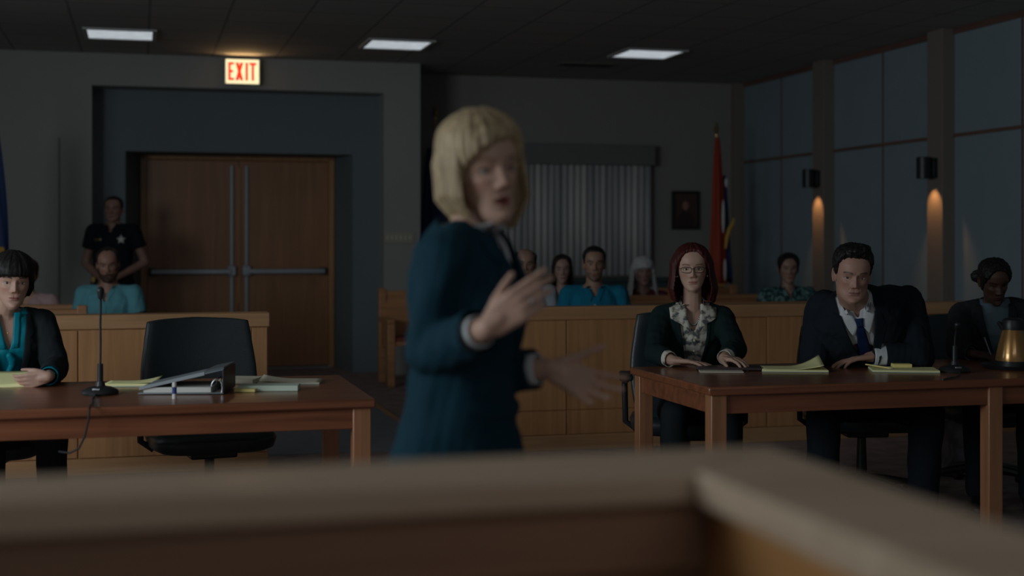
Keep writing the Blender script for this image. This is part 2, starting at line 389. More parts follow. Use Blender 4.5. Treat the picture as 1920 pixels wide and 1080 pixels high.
# ------------------------------------------------------------------ switch plate
sp = thing('switch_plate', 'wide light switch plate on the wall right of the doors', 'light switch', (2.54, 13.92, 1.395))
B(-.155,.155,-.012,0,-.058,.058).build('plate', plain('plate_beige', (.42,.38,.32), .5), sp, bevel=.003)
for i in range(6): B(-.128+i*.046,-.112+i*.046,-.022,-.010,-.02,.02).build('toggle', M['cream'], sp, bevel=.002)

# ------------------------------------------------------------------ flags
def furled(cols, w0, w1, h, seed, n=46, rows=26, slant=0.0):
    """hanging gathered cloth as a closed pleated tube; returns P rings"""
    rnd = random.Random(seed); ph = [rnd.uniform(0, 6.28) for _ in range(6)]; rings = []
    for i in range(rows+1):
        t = i/rows; ww = w0+(w1-w0)*t**.8; z = -h*t; ring = []
        for j in range(n):
            a = 2*math.pi*j/n; pl = 1+.22*math.sin(5*a+ph[0]+t*2.0)+.12*math.sin(9*a+ph[1]-t*1.5)
            ring.append(Vector((ww*pl*math.cos(a)+slant*t, ww*.62*pl*math.sin(a), z+.05*t*math.sin(a*2+ph[2]))))
        rings.append(ring)
    return rings
def flag(x, y, base_lab, red, blue, ztop=2.62, fringe=True, mirror=1, mat_a='red', mat_b='navy'):
    t = thing('flag', base_lab, 'flag', (x, y, 0))
    MB().lathe([(.001,0),(.17,0),(.17,.02),(.06,.05),(.03,.08),(.001,.08)]).build('stand', M['brass'], t)
    MB().cyl((0,0,.06),(0,0,ztop-.12),.013).build('pole', M['oak'], t)
    MB().lathe([(.001,0),(.022,.0),(.022,.012),(.010,.02),(.024,.05),(.030,.07),(.018,.10),(.006,.15),(.001,.17)], (0,0,ztop-.14)).build('finial', M['brass'], t)
    a = MB().ring_loft([[p+Vector((red[0], -.03, red[1])) for p in r] for r in furled(None, red[2], red[3], red[4], 3)]).build('cloth', M[mat_a], t, smooth=80)
    b = MB().ring_loft([[p+Vector((blue[0], -.0, blue[1])) for p in r] for r in furled(None, blue[2], blue[3], blue[4], 5, slant=blue[5])]).build('blue_cloth', M[mat_b], t, smooth=80)
    return t, a, b
fl, a_, b_ = flag(5.94, 13.73, 'furled red and blue flag with gold fringe on a pole near the right corner', (-.005,2.46,.02,.092,1.60), (.085,2.06,.015,.062,1.12,.03))
for z, x_, h_ in ((1.98,.075,.05),(1.62,.04,.18),(1.05,.06,.12)):
    MB().ell((x_,-.085,z),(.018,.012,h_)).build('white_stripe', M['white_cloth'], fl)
pts = [Vector((.175,-.05,1.60)), Vector((.15,-.075,1.54)), Vector((.11,-.09,1.49)), Vector((.075,-.1,1.40)), Vector((.06,-.1,1.28))]
MB().tube(pts, [.012,.02,.022,.02,.012]).build('fringe', M['gold'], fl)
MB().tube([Vector((-.06,-.09,.90)),Vector((0,-.10,.885)),Vector((.05,-.09,.89))], .016).build('fringe', M['gold'], fl)
flag(3.04, 13.95+.55, 'dark furled flag on a pole mostly behind the blonde speaker', (-.06,2.35,.03,.13,1.6), (.03,2.3,.02,.08,1.4,.02), ztop=2.80, mat_a='navy')
q = atv(-14, 400, 11.4)
flag(q.x, q.y, 'dark blue flag with gold trim at the left edge of the picture', (0,2.35,.03,.115,1.10), (-.05,2.3,.02,.08,1.3,0), mat_a='navy')
fl3 = bpy.data.objects['flag.002']
MB().tube([Vector((-.08,-.09,1.28)),Vector((.0,-.115,1.27)),Vector((.085,-.06,1.29))], .03).build('fringe', M['gold'], fl3)

# ================================================================== BAR RAILS
def bar_rail(label, x0, x1, y, seams, posts, name='bar_rail'):
    t = thing(name, label, 'courtroom rail', (x0, y, 0)); Lx = x1-x0
    B(0, Lx, -.06, .06, .10, .85).build('core', M['oak'], t, smooth=0)
    B(-.012, Lx+.012, -.078, .078, .85, .935).build('cap', M['oak_h'], t, bevel=.006)
    B(-.004, Lx+.004, -.07, .07, 0, .10).build('base_board', M['oak_h'], t, bevel=.004)
    s = [0]+[q-x0 for q in seams]+[Lx]
    for i in range(len(s)-1):
        for z0, z1 in ((.265, .845), (.105, .258)):
            B(s[i]+.004, s[i+1]-.004, -.072, -.055, z0, z1).build('panel', M['oak'], t, bevel=.002)
    return t
bar_rail('left section of the oak courtroom rail behind the empty black chair', -3.95, .737, 8.48, [-2.9, -1.5, -.35, .64], [])
bar_rail('right section of the oak courtroom rail behind the right counsel table', 1.90, 6.66, 8.70, [2.68, 4.10, 5.50], [])

# ================================================================== PEWS
def pew(label, x0, x1, yb, ends=(1,1), zt=.88):
    """yb = rear face of the backrest; the seat comes towards the camera"""
    t = thing('pew', label, 'pew', (x0, yb, 0), 0, 'oak gallery pews'); L_ = x1-x0
    b = MB(); b.hexa([(.05,-.16,.42),(L_-.05,-.16,.42),(L_-.05,-.13,.42),(.05,-.13,.42)], [(.05,-.045,zt-.03),(L_-.05,-.045,zt-.03),(L_-.05,-.015,zt-.03),(.05,-.015,zt-.03)])
    b.build('backrest', M['pew'], t, bevel=.003)
    B(.05, L_-.05, -.06, .01, zt-.045, zt).build('top_rail', M['pew'], t, bevel=.008)
    B(.05, L_-.05, -.54, -.12, .38, .42).build('seat', M['pew'], t, bevel=.01)
    B(.06, L_-.06, -.53, -.15, .42, .455).build('seat_cushion', M['cushion'], t, bevel=.012)
    for i, x in enumerate((0, L_-.07)):
        if not ends[i]: continue
        e = MB(); e.box(x, x+.07, -.075, .02, 0, zt+.025); e.box(x, x+.07, -.56, -.49, 0, .60); e.box(x, x+.07, -.56, -.05, .58, .63); e.box(x+.015, x+.055, -.50, -.07, .34, .585)
        e.build('pew_end', M['pew'], t, bevel=.008)
    return t
pew('oak pew behind the right rail, with the man in the blue shirt', 2.9, 5.95, 10.15, zt=.88)
pew('second oak pew behind the right rail, behind the man in blue', 2.9, 5.95, 11.60, zt=.88)
pew('rear oak pew whose end stands free right of the double doors', 2.22, 5.95, 13.30)
pew('oak pew behind the left rail, in front of the bearded man', -3.6, -.365, 10.36, zt=.88)
pew('left oak pew the bearded man sits on', -3.6, -.40, 11.12, zt=.88)

# ================================================================== COUNSEL TABLES
def table(label, x0, x1, y0, y1, legs):
    t = thing('counsel_table', label, 'table', (x0, y0, 0)); Lx = x1-x0; Ly = y1-y0
    B(0, Lx, 0, Ly, .725, .76).build('tabletop', M['table'], t, bevel=.007)
    B(.03, Lx-.03, .028, .052, .645, .727).build('apron', M['table'], t, bevel=.002)
    B(.03, Lx-.03, Ly-.052, Ly-.028, .645, .727).build('apron', M['table'], t, bevel=.002)
    B(.028, .052, .05, Ly-.05, .645, .727).build('apron', M['table'], t, bevel=.002)
    B(Lx-.052, Lx-.028, .05, Ly-.05, .645, .727).build('apron', M['table'], t, bevel=.002)
    for x in legs:
        for y in ((.016, Ly-.016-.07) if x != 3.60 else (.016,)):
            B(x-x0, x-x0+.07, y, y+.07, 0, .727).build('leg', M['table_z'], t, bevel=.004)
    return t
table('left cherry counsel table in front of the empty black chair', -1.75, .873, 5.274, 6.258, [-1.73, .787])
table('right cherry counsel table with the yellow pads and gold carafe', 2.27, 5.0, 5.324, 6.285, [2.287, 3.60, 4.91])

# ================================================================== WITNESS BOX (camera side)
wb = thing('witness_box', 'out of focus wooden witness box rail closest to the camera', 'witness box', (.0, 1.6, 0))
c_ = MB(); c_.slab([(-1.3,-.085),(.627,-.085),(.797,.08),(-1.3,.08)], 1.06, 1.10); c_.build('front_cap', M['box_top'], wb, bevel=.006)
c_ = MB(); c_.slab([(.627,-1.8),(.797,-1.8),(.797,.08),(.627,-.085)], 1.06, 1.10); c_.build('side_cap', M['box_top'], wb, bevel=.006)
B(-1.3, .655, -.055, .05, 0, 1.06).build('front_panel', M['box_in'], wb, smooth=0)
B(.655, .77, -1.8, .05, 0, 1.06).build('side_panel', M['box_side'], wb, smooth=0)
B(-1.3, .655, -.070, -.05, .98, 1.06).build('moulding', M['box_in'], wb, bevel=.004)

# ================================================================== OFFICE CHAIRS
def chair(label, u, v, a, zt=.97, wd=.57, group='black leather office chairs'):
    p = W(u, v); t = thing('office_chair', label, 'chair', (p.x, p.y, 0), a-T, group)
    m = MB(); rows = []
    for i in range(13):
        q = i/12; z = .50+(zt-.50)*q; ww = wd/2*(.93+.07*math.sin(math.pi*min(1, q*1.3)) - .10*max(0, q-.80)/.2*.6); y = .235+.06*q
        ring = []
        for j in range(28):
            an = 2*math.pi*j/28; cx, cy = math.cos(an), math.sin(an)
            x = ww*(abs(cx)**.35)*(1 if cx > 0 else -1); th_ = .045*(1-.0*q)
            yy = y + th_*(abs(cy)**.6)*(1 if cy > 0 else -1) - .06*(x/ww)**2*.9 + .03
            zz = z + (.018*(1-(x/ww)**2) if i == 12 else 0)
            ring.append((x, yy, zz))
        rows.append(ring)
    m.ring_loft(rows); m.build('backrest', M['leather'], t, bevel=.012, smooth=50)
    m = MB(); rings = []
    for z, k in ((.385, .86), (.40, .96), (.44, 1.0), (.465, .96), (.475, .82)):
        ring = []
        for j in range(36):
            an = 2*math.pi*j/36; cx, cy = math.cos(an), math.sin(an)
            ring.append((.29*k*(abs(cx)**.5)*(1 if cx > 0 else -1), -.02+.26*k*(abs(cy)**.5)*(1 if cy > 0 else -1), z))
        rings.append(ring)
    m.ring_loft(rings).build('seat', M['leather'], t, smooth=60)
    B(-.11, .11, -.12, .14, .345, .39).build('tilt_mechanism', M['black'], t, bevel=.01)
    B(-.05, .05, .10, .31, .35, .375).build('back_support', M['black'], t, bevel=.006)
    B(-.05, .05, .29, .32, .35, .62).build('back_support', M['black'], t, bevel=.006)
    for s in (-1, 1):
        ar = MB().tube([(s*.25,.06,.38),(s*.31,.07,.42),(s*.315,.07,.62),(s*.31,.03,.655),(s*.31,-.14,.655)], .016).build('armrest', M['black'], t)
        B(s*.31-.035, s*.31+.035, -.19, .08, .655, .685).build('arm_pad', M['black'], ar, bevel=.01)
    MB().cyl((0,0,.10),(0,0,.36),.03,.022).build('gas_column', M['black'], t)
    for k in range(5):
        an = 2*math.pi*k/5+.3; ex_, ey_ = .29*math.cos(an), .29*math.sin(an)
        lg = MB().tube([(0,0,.12),(ex_*.5,ey_*.5,.105),(ex_,ey_,.08)], [.03,.024,.018]).build('base_arm', M['black'], t)
        MB().cyl((ex_-.02*math.sin(an), ey_+.02*math.cos(an), .03), (ex_+.02*math.sin(an), ey_-.02*math.cos(an), .03), .03).build('caster', M['black'], lg)
    return t
chair('empty black leather office chair behind the left table', -1.44, 6.60, math.radians(24))
chair('black office chair the red-haired woman sits on', .90, 7.18, math.radians(-4))
chair('black office chair under the man in the dark suit', 1.84, 7.30, math.radians(3), zt=.90)
chair('black office chair behind the woman at the right edge', 2.62, 7.66, math.radians(14), zt=.93)
chair('black office chair of the woman with the black bob at the left edge', -2.43, 6.40, math.radians(5), zt=.90)

# ================================================================== TABLE-TOP THINGS
def mic(px, py_, label, neck, grp='black gooseneck table microphones'):
    p = atz(px, py_, .761); t = thing('table_microphone', label, 'microphone', p, -T, grp)
    MB().lathe([(.001,0),(.070,0),(.072,.008),(.066,.018),(.045,.028),(.020,.033),(.016,.05),(.001,.05)]).build('base', M['black'], t)
    MB().cyl((0,0,.04),(0,0,.12),.012,.011).build('boot', M['black'], t)
    B(-.015,.015,-.058,-.04,.018,.028).build('talk_switch', M['chrome'], t, bevel=.002)
    MB().tube(neck, .0045).build('gooseneck', M['black'], t)
    e = Vector(neck[-1]); d = (e-Vector(neck[-2])).normalized()
    MB().cap(e, .011, e+d*.025, .014).build('windscreen', M['black'], t)
    return t
m1 = mic(188, 739, 'gooseneck microphone on the left table beside the grey binder', [(0,0,.11),(.001,0,.2),(0,0,.28),(.003,-.004,.355),(.004,-.01,.385)])
MB().tube([(0,-.06,.006),(.03,-.20,.005),(.07,-.33,.005),(.098,-.452,.006),(.100,-.470,-.004),(.098,-.474,-.04),(.085,-.474,-.10),(.062,-.474,-.145),(.03,-.474,-.16),(-.01,-.47,-.155)], .004).build('cable', M['black'], m1)
m2 = mic(1790, 697, 'gooseneck microphone on the right table left of the gold carafe', [(0,0,.11),(.002,0,.16),(.004,-.01,.19),(.0,-.03,.205)])
MB().tube([(0,-.06,.006),(-.02,-.14,.005),(-.05,-.22,.004),(-.10,-.30,.004),(-.15,-.36,.004),(-.18,-.40,.004)], .0035).build('cable', M['black'], m2)

def pad(px, py_, label, w_, d_, h_, rz, mat, curl=0, z=.761, name='legal_pad', cat='notepad', backing=True, grp=None, flip=0):
    p = atz(px, py_, z) if not isinstance(px, Vector) else px
    t = thing(name, label, cat, p, rz-T, grp)
    if backing: B(-w_/2, w_/2, -d_/2, d_/2, 0, .003).build('cardboard_back', M['green_paper'] if mat != M['green_paper'] else M['cream'], t)
    B(-w_/2, w_/2, -d_/2, d_/2, .003 if backing else 0, h_).build('pages', mat, t, bevel=.001)
    if curl:
        P = []
        for i in range(13):
            q = i/12; row = []
            for j in range(9):
                r = j/8; lift = curl*max(0, (q-.45)/.55)**1.8*(.35+.65*r)
                row.append((-w_/2+w_*q*(1-.12*max(0, q-.5)*abs(curl)/.05), -d_/2+d_*r, h_+.0015+lift))
            P.append(row)
        if flip: P = [[(-x, y, zz) for x, y, zz in r] for r in P]
        MB().grid(P).build('curled_page', mat, t, solid=.0006, smooth=60)
    return t
# left table
pad(252, 722, 'yellow legal pad on the left table, left end under the grey binder', .22, .13, .012, math.radians(4), M['yellow'], curl=.02, grp=None)
bp = atz(342, 738, .7625); bd = thing('ring_binder', 'large grey ring binder lying half open on the left table', 'binder', bp, math.radians(2)-T)
B(-.17, .165, -.02, .25, 0, .005).build('cover', M['binder'], bd, bevel=.002)
B(.160, .168, -.02, .25, .002, .098).build('spine', M['black'], bd, bevel=.002)
cv = MB(); cv.hexa([(-.165,-.02,.020),(.165,-.02,.094),(.165,.25,.094),(-.165,.25,.020)], [(-.165,-.02,.026),(.165,-.02,.100),(.165,.25,.100),(-.165,.25,.026)])
cv.build('cover', M['binder'], bd, bevel=.001)
cs = MB(); cs.hexa([(.085,-.021,.0815),(.166,-.021,.0985),(.166,-.015,.0985),(.085,-.015,.0815)], [(.085,-.021,.089),(.166,-.021,.107),(.166,.25,.107),(.085,.25,.089)]); cs.build('spine_edge', plain('dark_grey_vinyl', (.12,.15,.165), .4), bd)
cs = MB(); cs.hexa([(-.165,-.022,.017),(.09,-.022,.074),(.09,-.015,.074),(-.165,-.015,.017)], [(-.165,-.022,.029),(.09,-.022,.088),(.09,-.015,.088),(-.165,-.015,.029)]); cs.build('cover_edge', plain('light_grey_vinyl', (.36,.42,.45), .5), bd)
B(-.15, .115, -.012, .235, .005, .026).build('pages', M['paper'], bd, bevel=.002)
for y in (.0, .11, .22):
    MB().tube([(.135+.022*math.cos(k*math.pi/8), y, .022+.034*math.sin(k*math.pi/8)) for k in range(-2, 11)], .0022, 8).build('ring', M['chrome'], bd)
lb = thing('lip_balm', 'small white and blue tube standing in front of the grey binder', 'tube', atz(327, 748, .761), -T)
MB().lathe([(.001,0),(.0085,0),(.0085,.020),(.001,.020)]).build('tube_base', M['paper'], lb)
MB().lathe([(.001,.020),(.0088,.020),(.0088,.046),(.001,.046)]).build('label_band', plain('blue_label', (.03,.07,.25), .4), lb)
MB().lathe([(.001,.046),(.0085,.046),(.0085,.060),(.007,.064),(.001,.064)]).build('cap', M['paper'], lb)
pad(452, 716, 'cream sheaf of papers right of the grey binder', .15, .16, .018, math.radians(-6), M['cream'], name='paper_stack', cat='papers', backing=False)
pad(545, 717, 'open cream notebook with a curling page at the right end of the left table', .26, .16, .008, math.radians(2), M['cream'], curl=.018, name='notebook', cat='notebook', flip=1)
pad(505, 731, 'pale green pad lying in front of the open notebook', .24, .10, .022, math.radians(3), M['green_paper'], name='notepad', cat='notepad', backing=False)
pad(461, 734, 'small yellow sticky note block left of the pale green pad', .085, .05, .012, math.radians(-2), M['sticky'], name='sticky_notes', cat='sticky notes', backing=False)
# right table
fo = pad(1366, 693, 'dark folder with a glossy cover before the red-haired woman', .30, .14, .010, math.radians(-6), M['folder'], name='folder', cat='folder', backing=False)
pad(1352, 697, 'thin cream paper sheaf showing beneath the dark folder', .20, .10, .0045, math.radians(-4), M['cream'], name='paper_stack', cat='papers', backing=False)
shift(fo, z=.005)
pad(1487, 694, 'yellow legal pad with its page curled up between the woman and the suited man', .30, .20, .010, math.radians(-5), M['yellow'], curl=.055)
p2 = pad(1694, 695, 'yellow legal pad under the man\'s cuff with sticky notes on top', .30, .19, .010, math.radians(-8), M['yellow'])
pad(1690, 688, 'yellow sticky note block lying on the right legal pad', .085, .07, .016, math.radians(-4), M['sticky'], z=.7715, name='sticky_notes', cat='sticky notes', backing=False)
pn = thing('pen', 'yellow pencil lying tilted on the right legal pad', 'pencil', atz(1640, 689, .775), -T)
MB().cyl((-.03,.05,.010),(.06,-.03,.0),.0035).build('barrel', M['sticky'], pn)
MB().cyl((.06,-.03,.0),(.072,-.041,-.0005),.0035,.0005).build('tip', M['cream'], pn)

# carafe and tray
cp = atz(1899, 690, .761); tr = thing('carafe_tray', 'black round tray under the gold carafe', 'tray', cp, -T)
MB().lathe([(.001,0),(.135,0),(.150,.018),(.145,.018),(.132,.008),(.001,.008)]).build('dish', M['black'], tr)
MB().lathe([(.055,.008),(.085,.008),(.085,.024),(.055,.024)]).build('warmer_ring', M['black'], tr)
ca = thing('coffee_carafe', 'shiny gold coffee carafe with black lid on the right table', 'carafe', cp+Vector((0,0,.024)), -T)
gm = plain('amber_gold_shell', (.50,.27,.09), .25, metal=.6, var=.05, coat=.5)
MB().lathe([(.001,0),(.070,0),(.078,.006),(.079,.02),(.074,.05),(.066,.09),(.056,.13),(.048,.155),(.046,.162),(.001,.162)]).build('shell', gm, ca)
MB().lathe([(.071,-.002),(.081,0),(.081,.012),(.072,.012)]).build('base_ring', M['black'], ca)
MB().lathe([(.047,.158),(.053,.160),(.054,.185),(.048,.205),(.036,.213),(.001,.215)]).build('lid', M['black'], ca)
MB().tube([(.045,0,.19),(.085,0,.195),(.115,0,.17),(.118,0,.10),(.105,0,.05),(.075,0,.04)], .011).build('handle', M['black'], ca)
MB().tube([(-.046,0,.165),(-.062,0,.185),(-.070,0,.195)], [.014,.010,.008]).build('spout', M['black'], ca)

# bag on the floor
bgp = atv(1805, 870, 8.1); bg = thing('tote_bag', 'dusky tote bag standing on the floor under the right table', 'bag', (bgp.x, bgp.y, 0), -T)
m = MB(); rings = []
for i in range(9):
    q = i/8; z = .01+.31*q; k = 1-.16*q+.03*math.sin(q*9); ring = []
    for j in range(32):
        an = 2*math.pi*j/32; cx, cy = math.cos(an), math.sin(an)
        ring.append((.18*k*(abs(cx)**.6)*(1 if cx > 0 else -1)+.006*math.sin(9*an+q*7), (.09*(1-.6*q))*(abs(cy)**.6)*(1 if cy > 0 else -1)+.006*math.sin(7*an+q*11), z+.008*math.sin(3*an)*q))
    rings.append(ring)
m.ring_loft(rings).build('bag_body', plain('bag_vinyl', (.20,.155,.165), .3, var=.3, vscale=14, bump=.6, bscale=30, coat=.3), bg, smooth=60)
for y in (-.03, .03): MB().tube([(-.07,y,.29),(-.072,y,.36),(-.05,y,.43),(0,y,.455),(.05,y,.43),(.072,y,.36),(.07,y,.29)], .007).build('handle', M['black'], bg)
MB().tube([(-.15,-.03,.318),(0,-.042,.325),(.15,-.03,.318)], .005).build('zip', M['binder'], bg)

# ================================================================== PEOPLE
def sstep(x): x = np.clip(x, 0, 1); return x*x*(3-2*x)
_rs = np.random.RandomState(3); _dirs = _rs.normal(size=(24, 3)); _ph = _rs.uniform(0, 6.28, 24)
def snoise(P, sc, k=10, off=0):
    """cheap smooth noise: sum of sines, about -1..1"""
    v = np.zeros(len(P))
    for i in range(k):
        d = _dirs[(i+off) % 24]; v += np.sin(P @ (d*sc*(1+.25*i/ k)) + _ph[(i*5+off) % 24])
    return v/math.sqrt(k)/1.2
def fuse(mb, voxel=.006, it=4):
    me = bpy.data.meshes.new('tmp'); me.from_pydata(mb.v, [], mb.f); me.update()
    bm = bmesh.new(); bm.from_mesh(me); bmesh.ops.recalc_face_normals(bm, faces=bm.faces); bm.to_mesh(me); bm.free()
    ob = bpy.data.objects.new('tmp', me); C.objects.link(ob)
    r = ob.modifiers.new('r', 'REMESH'); r.mode = 'VOXEL'; r.voxel_size = voxel; r.adaptivity = 0
    s = ob.modifiers.new('s', 'SMOOTH'); s.factor = .5; s.iterations = it
    dg = bpy.context.evaluated_depsgraph_get(); m2 = bpy.data.meshes.new_from_object(ob.evaluated_get(dg))
    V = np.empty(len(m2.vertices)*3); m2.vertices.foreach_get('co', V); V = V.reshape(-1, 3)
    Fc = [tuple(p.vertices) for p in m2.polygons]
    bpy.data.objects.remove(ob); bpy.data.meshes.remove(me); bpy.data.meshes.remove(m2)
    return V, Fc
def vnormals(V, Fc):
    Fa = np.array([f if len(f) == 4 else (f[0], f[1], f[2], f[2]) for f in Fc])
    n = np.cross(V[Fa[:, 2]]-V[Fa[:, 0]], V[Fa[:, 3]]-V[Fa[:, 1]]); N = np.zeros_like(V)
    for k in range(4): np.add.at(N, Fa[:, k], n)
    return N/np.maximum(np.linalg.norm(N, axis=1, keepdims=True), 1e-9)
def mk(name, V, Fc, mat, parent, col=None, solid=0, sharp=0):
    me = bpy.data.meshes.new(name); me.from_pydata([tuple(v) for v in V], [], Fc); me.update(); me.shade_smooth()
    if col is not None:
        ca = me.color_attributes.new('Col', 'FLOAT_COLOR', 'POINT')
        buf = np.ones((len(V), 4)); buf[:, :3] = col; ca.data.foreach_set('color', buf.ravel())
    me.materials.append(mat); o = bpy.data.objects.new(name, me); C.objects.link(o)
    if parent is not None: o.parent = parent
    if solid: m = o.modifiers.new('solid', 'SOLIDIFY'); m.thickness = solid; m.offset = 1
    return o
def skin_mat():
    m, nt, p = mat_base('skin'); a = nt.nodes.new('ShaderNodeAttribute'); a.attribute_name = 'Col'
    nt.links.new(a.outputs['Color'], p.inputs['Base Color']); p.inputs['Roughness'].default_value = .48
    p.inputs['Specular IOR Level'].default_value = .4
    tc = nt.nodes.new('ShaderNodeTexCoord'); n2 = nt.nodes.new('ShaderNodeTexNoise'); n2.inputs['Scale'].default_value = 260; nt.links.new(tc.outputs['Object'], n2.inputs['Vector'])
    b = nt.nodes.new('ShaderNodeBump'); b.inputs['Strength'].default_value = .12; b.inputs['Distance'].default_value = .001
    nt.links.new(n2.outputs['Fac'], b.inputs['Height']); nt.links.new(b.outputs[0], p.inputs['Normal'])
    return m
M['skin'] = skin_mat()
def hair_mat(name, c, c2):
    m, nt, p = mat_base(name); tc = nt.nodes.new('ShaderNodeTexCoord'); mp = nt.nodes.new('ShaderNodeMapping'); mp.inputs['Scale'].default_value = (120, 120, 9)
    n = nt.nodes.new('ShaderNodeTexNoise'); n.inputs['Scale'].default_value = 1; n.inputs['Detail'].default_value = 5
    nt.links.new(tc.outputs['Object'], mp.inputs[0]); nt.links.new(mp.outputs[0], n.inputs['Vector'])
    cr = nt.nodes.new('ShaderNodeValToRGB'); cr.color_ramp.elements[0].position = .35; cr.color_ramp.elements[1].position = .68
    cr.color_ramp.elements[0].color = (*c, 1); cr.color_ramp.elements[1].color = (*c2, 1)
    nt.links.new(n.outputs['Fac'], cr.inputs[0]); nt.links.new(cr.outputs[0], p.inputs['Base Color']); p.inputs['Roughness'].default_value = .5
    p.inputs['Specular IOR Level'].default_value = .3
    b = nt.nodes.new('ShaderNodeBump'); b.inputs['Strength'].default_value = .6; b.inputs['Distance'].default_value = .004
    nt.links.new(n.outputs['Fac'], b.inputs['Height']); nt.links.new(b.outputs[0], p.inputs['Normal'])
    return m
def cloth(name, c, rough=.85, var=.1, sheen=.0): return plain(name, c, rough, spec=.15, var=var, vscale=30, bump=.35, bscale=420, sheen=sheen)
def print_mat(name, c1, c2, c3, scale, thr=.5):
    m, nt, p = mat_base(name); tc = nt.nodes.new('ShaderNodeTexCoord')
    n = nt.nodes.new('ShaderNodeTexNoise'); n.inputs['Scale'].default_value = scale; n.inputs['Detail'].default_value = 3; nt.links.new(tc.outputs['Object'], n.inputs['Vector'])
    cr = nt.nodes.new('ShaderNodeValToRGB'); e = cr.color_ramp.elements; e[0].position = thr-.06; e[0].color = (*c1, 1); e[1].position = thr+.08; e[1].color = (*c3, 1)
    x = e.new(thr); x.color = (*c2, 1)
    nt.links.new(n.outputs['Fac'], cr.inputs[0]); nt.links.new(cr.outputs[0], p.inputs['Base Color']); p.inputs['Roughness'].default_value = .7
    return m

# ------------------------------------------------------------------ head (local: ear-level centre at 0, face to -Y, chin z=-.115, crown z=.12)
def _tab(z, zs, vs):
    d = np.linspace(-.004, .24, 245); v = np.interp(d, zs, vs); k = np.ones(11)/11; v = np.convolve(np.pad(v, 5, 'edge'), k, 'valid'); return np.interp(z, d, v)
ZS = [0, .010, .025, .045, .070, .095, .120, .150, .175, .198, .216, .228, .235]
WW = [.020, .034, .047, .057, .064, .069, .0715, .0745, .0755, .070, .056, .036, .012]
FF = [.074, .084, .083, .082, .083, .085, .086, .092, .088, .074, .054, .034, .010]
BB = [-.045, -.030, -.008, .030, .058, .080, .096, .104, .101, .086, .062, .040, .012]
def gz(a, b, s): return np.exp(-((a-b)/s)**2)
def head_grid(D, nphi=150, nz=120, offset=None):
    """returns P (nz,nphi,3) local coords; offset(phi,z')->metres outwards"""
    jw, nose, brow, wid = D.get('jaw', 1), D.get('nose', 1), D.get('brow', 1), D.get('wid', 1)
    t = np.linspace(0, 1, nz); z = .235*(.5-.5*np.cos(math.pi*(t*.94+.03))) ; z = .235*(z-z[0])/(z[-1]-z[0])
    u = np.linspace(0, 1, nphi, endpoint=False); ph = 2*math.pi*u - .5*np.sin(2*math.pi*u)
    Z, PH = np.meshgrid(z, ph, indexing='ij')
    w_ = _tab(Z, ZS, WW)*(1+(jw-1)*(1-sstep((Z-.03)/.07)))*wid; f = _tab(Z, ZS, FF); b = _tab(Z, ZS, BB)
    y0 = np.where(Z < .11, -.040*(1-sstep(Z/.10))+.008*sstep(Z/.10), .008); y0 = np.minimum(y0, b-.005); 
    s, c = np.sin(PH), np.cos(PH); n = 2.25
    X = w_*np.sign(s)*np.abs(s)**(2/n); front = c > 0
    Y = np.where(front, y0-(f+y0)*np.abs(c)**(2/n), y0+(b-y0)*np.abs(c)**(2/2.1))
    fr = np.where(front, sstep(c/.45), 0); ax = np.abs(X); d = np.zeros_like(X)
    zz = Z
    # nose
    zt, zb = .083, .128
    q = np.clip((zb-zz)/(zb-zt), 0, 1); hgt = (.003+.019*q**1.3)*nose*sstep((zb+.008-zz)/.012)*np.where(zz < zt, np.exp(-((zz-zt)/.0065)**2), 1)
    d += hgt*np.exp(-(X/(.0065+.0055*q))**2)
    d += .0085*nose*gz(ax, .0125, .0055)*gz(zz, .080, .0065)
    # sockets, brow, cheek, eyeball bulge, lids
    d -= .0125*gz(ax, .031, .0165)*gz(zz, .117, .0125)
    d -= .004*gz(ax, .014, .006)*gz(zz, .119, .010)
    d += .0062*gz(ax, .031, .0105)*gz(zz, .1165, .0075)
    d += .0018*gz(ax, .031, .014)*gz(zz, .1245, .0020)
    d += .0012*gz(ax, .031, .012)*gz(zz, .1095, .0018)
    d += .0045*brow*gz(ax, .028, .020)*gz(zz, .137, .007)
    d += .0045*gz(ax, .046, .017)*gz(zz, .096, .013)
    d -= .0035*gz(ax, .042, .012)*gz(zz, .062, .016)
    # mouth
    lw = .0215*D.get('mouth', 1)
    lipx = np.exp(-(X/lw)**4)
    op = D.get('open', 0)
    d += .0050*lipx*gz(zz, .0555, .0042)*(1-.25*gz(X, 0, .003))
    d += .0056*np.exp(-(X/(lw*.85))**4)*gz(zz, .0460-op*.006, .0045)
    d -= .0030*np.exp(-(X/(lw*1.05))**4)*gz(zz, .0508-op*.003, .0014+op*.003)*(1+3*op)
    d -= .0030*gz(X, 0, .020)*gz(zz, .0345, .0055)
    d += .0055*gz(X, 0, .017)*gz(zz, .016, .011)
    d -= .0012*gz(X, 0, .0035)*gz(zz, .064, .006)
    # nasolabial
    nl = np.abs(ax-(.017+(.078-zz)*.42)); d -= .0014*D.get('fold', 1)*np.exp(-(nl/.003)**2)*sstep((zz-.048)/.01)*sstep((.080-zz)/.008)
    Y = Y - d*fr
    P = np.stack([X, Y, Z-.115], -1)
    if offset is not None:
        o = offset(PH, Z-.115, X, Y); cen = np.stack([np.zeros_like(X), .006+0*X, np.minimum(Z-.115, .045)], -1)
        dirv = P-cen; dirv /= np.maximum(np.linalg.norm(dirv, axis=-1, keepdims=True), 1e-6); P = P+dirv*o[..., None]
    return P
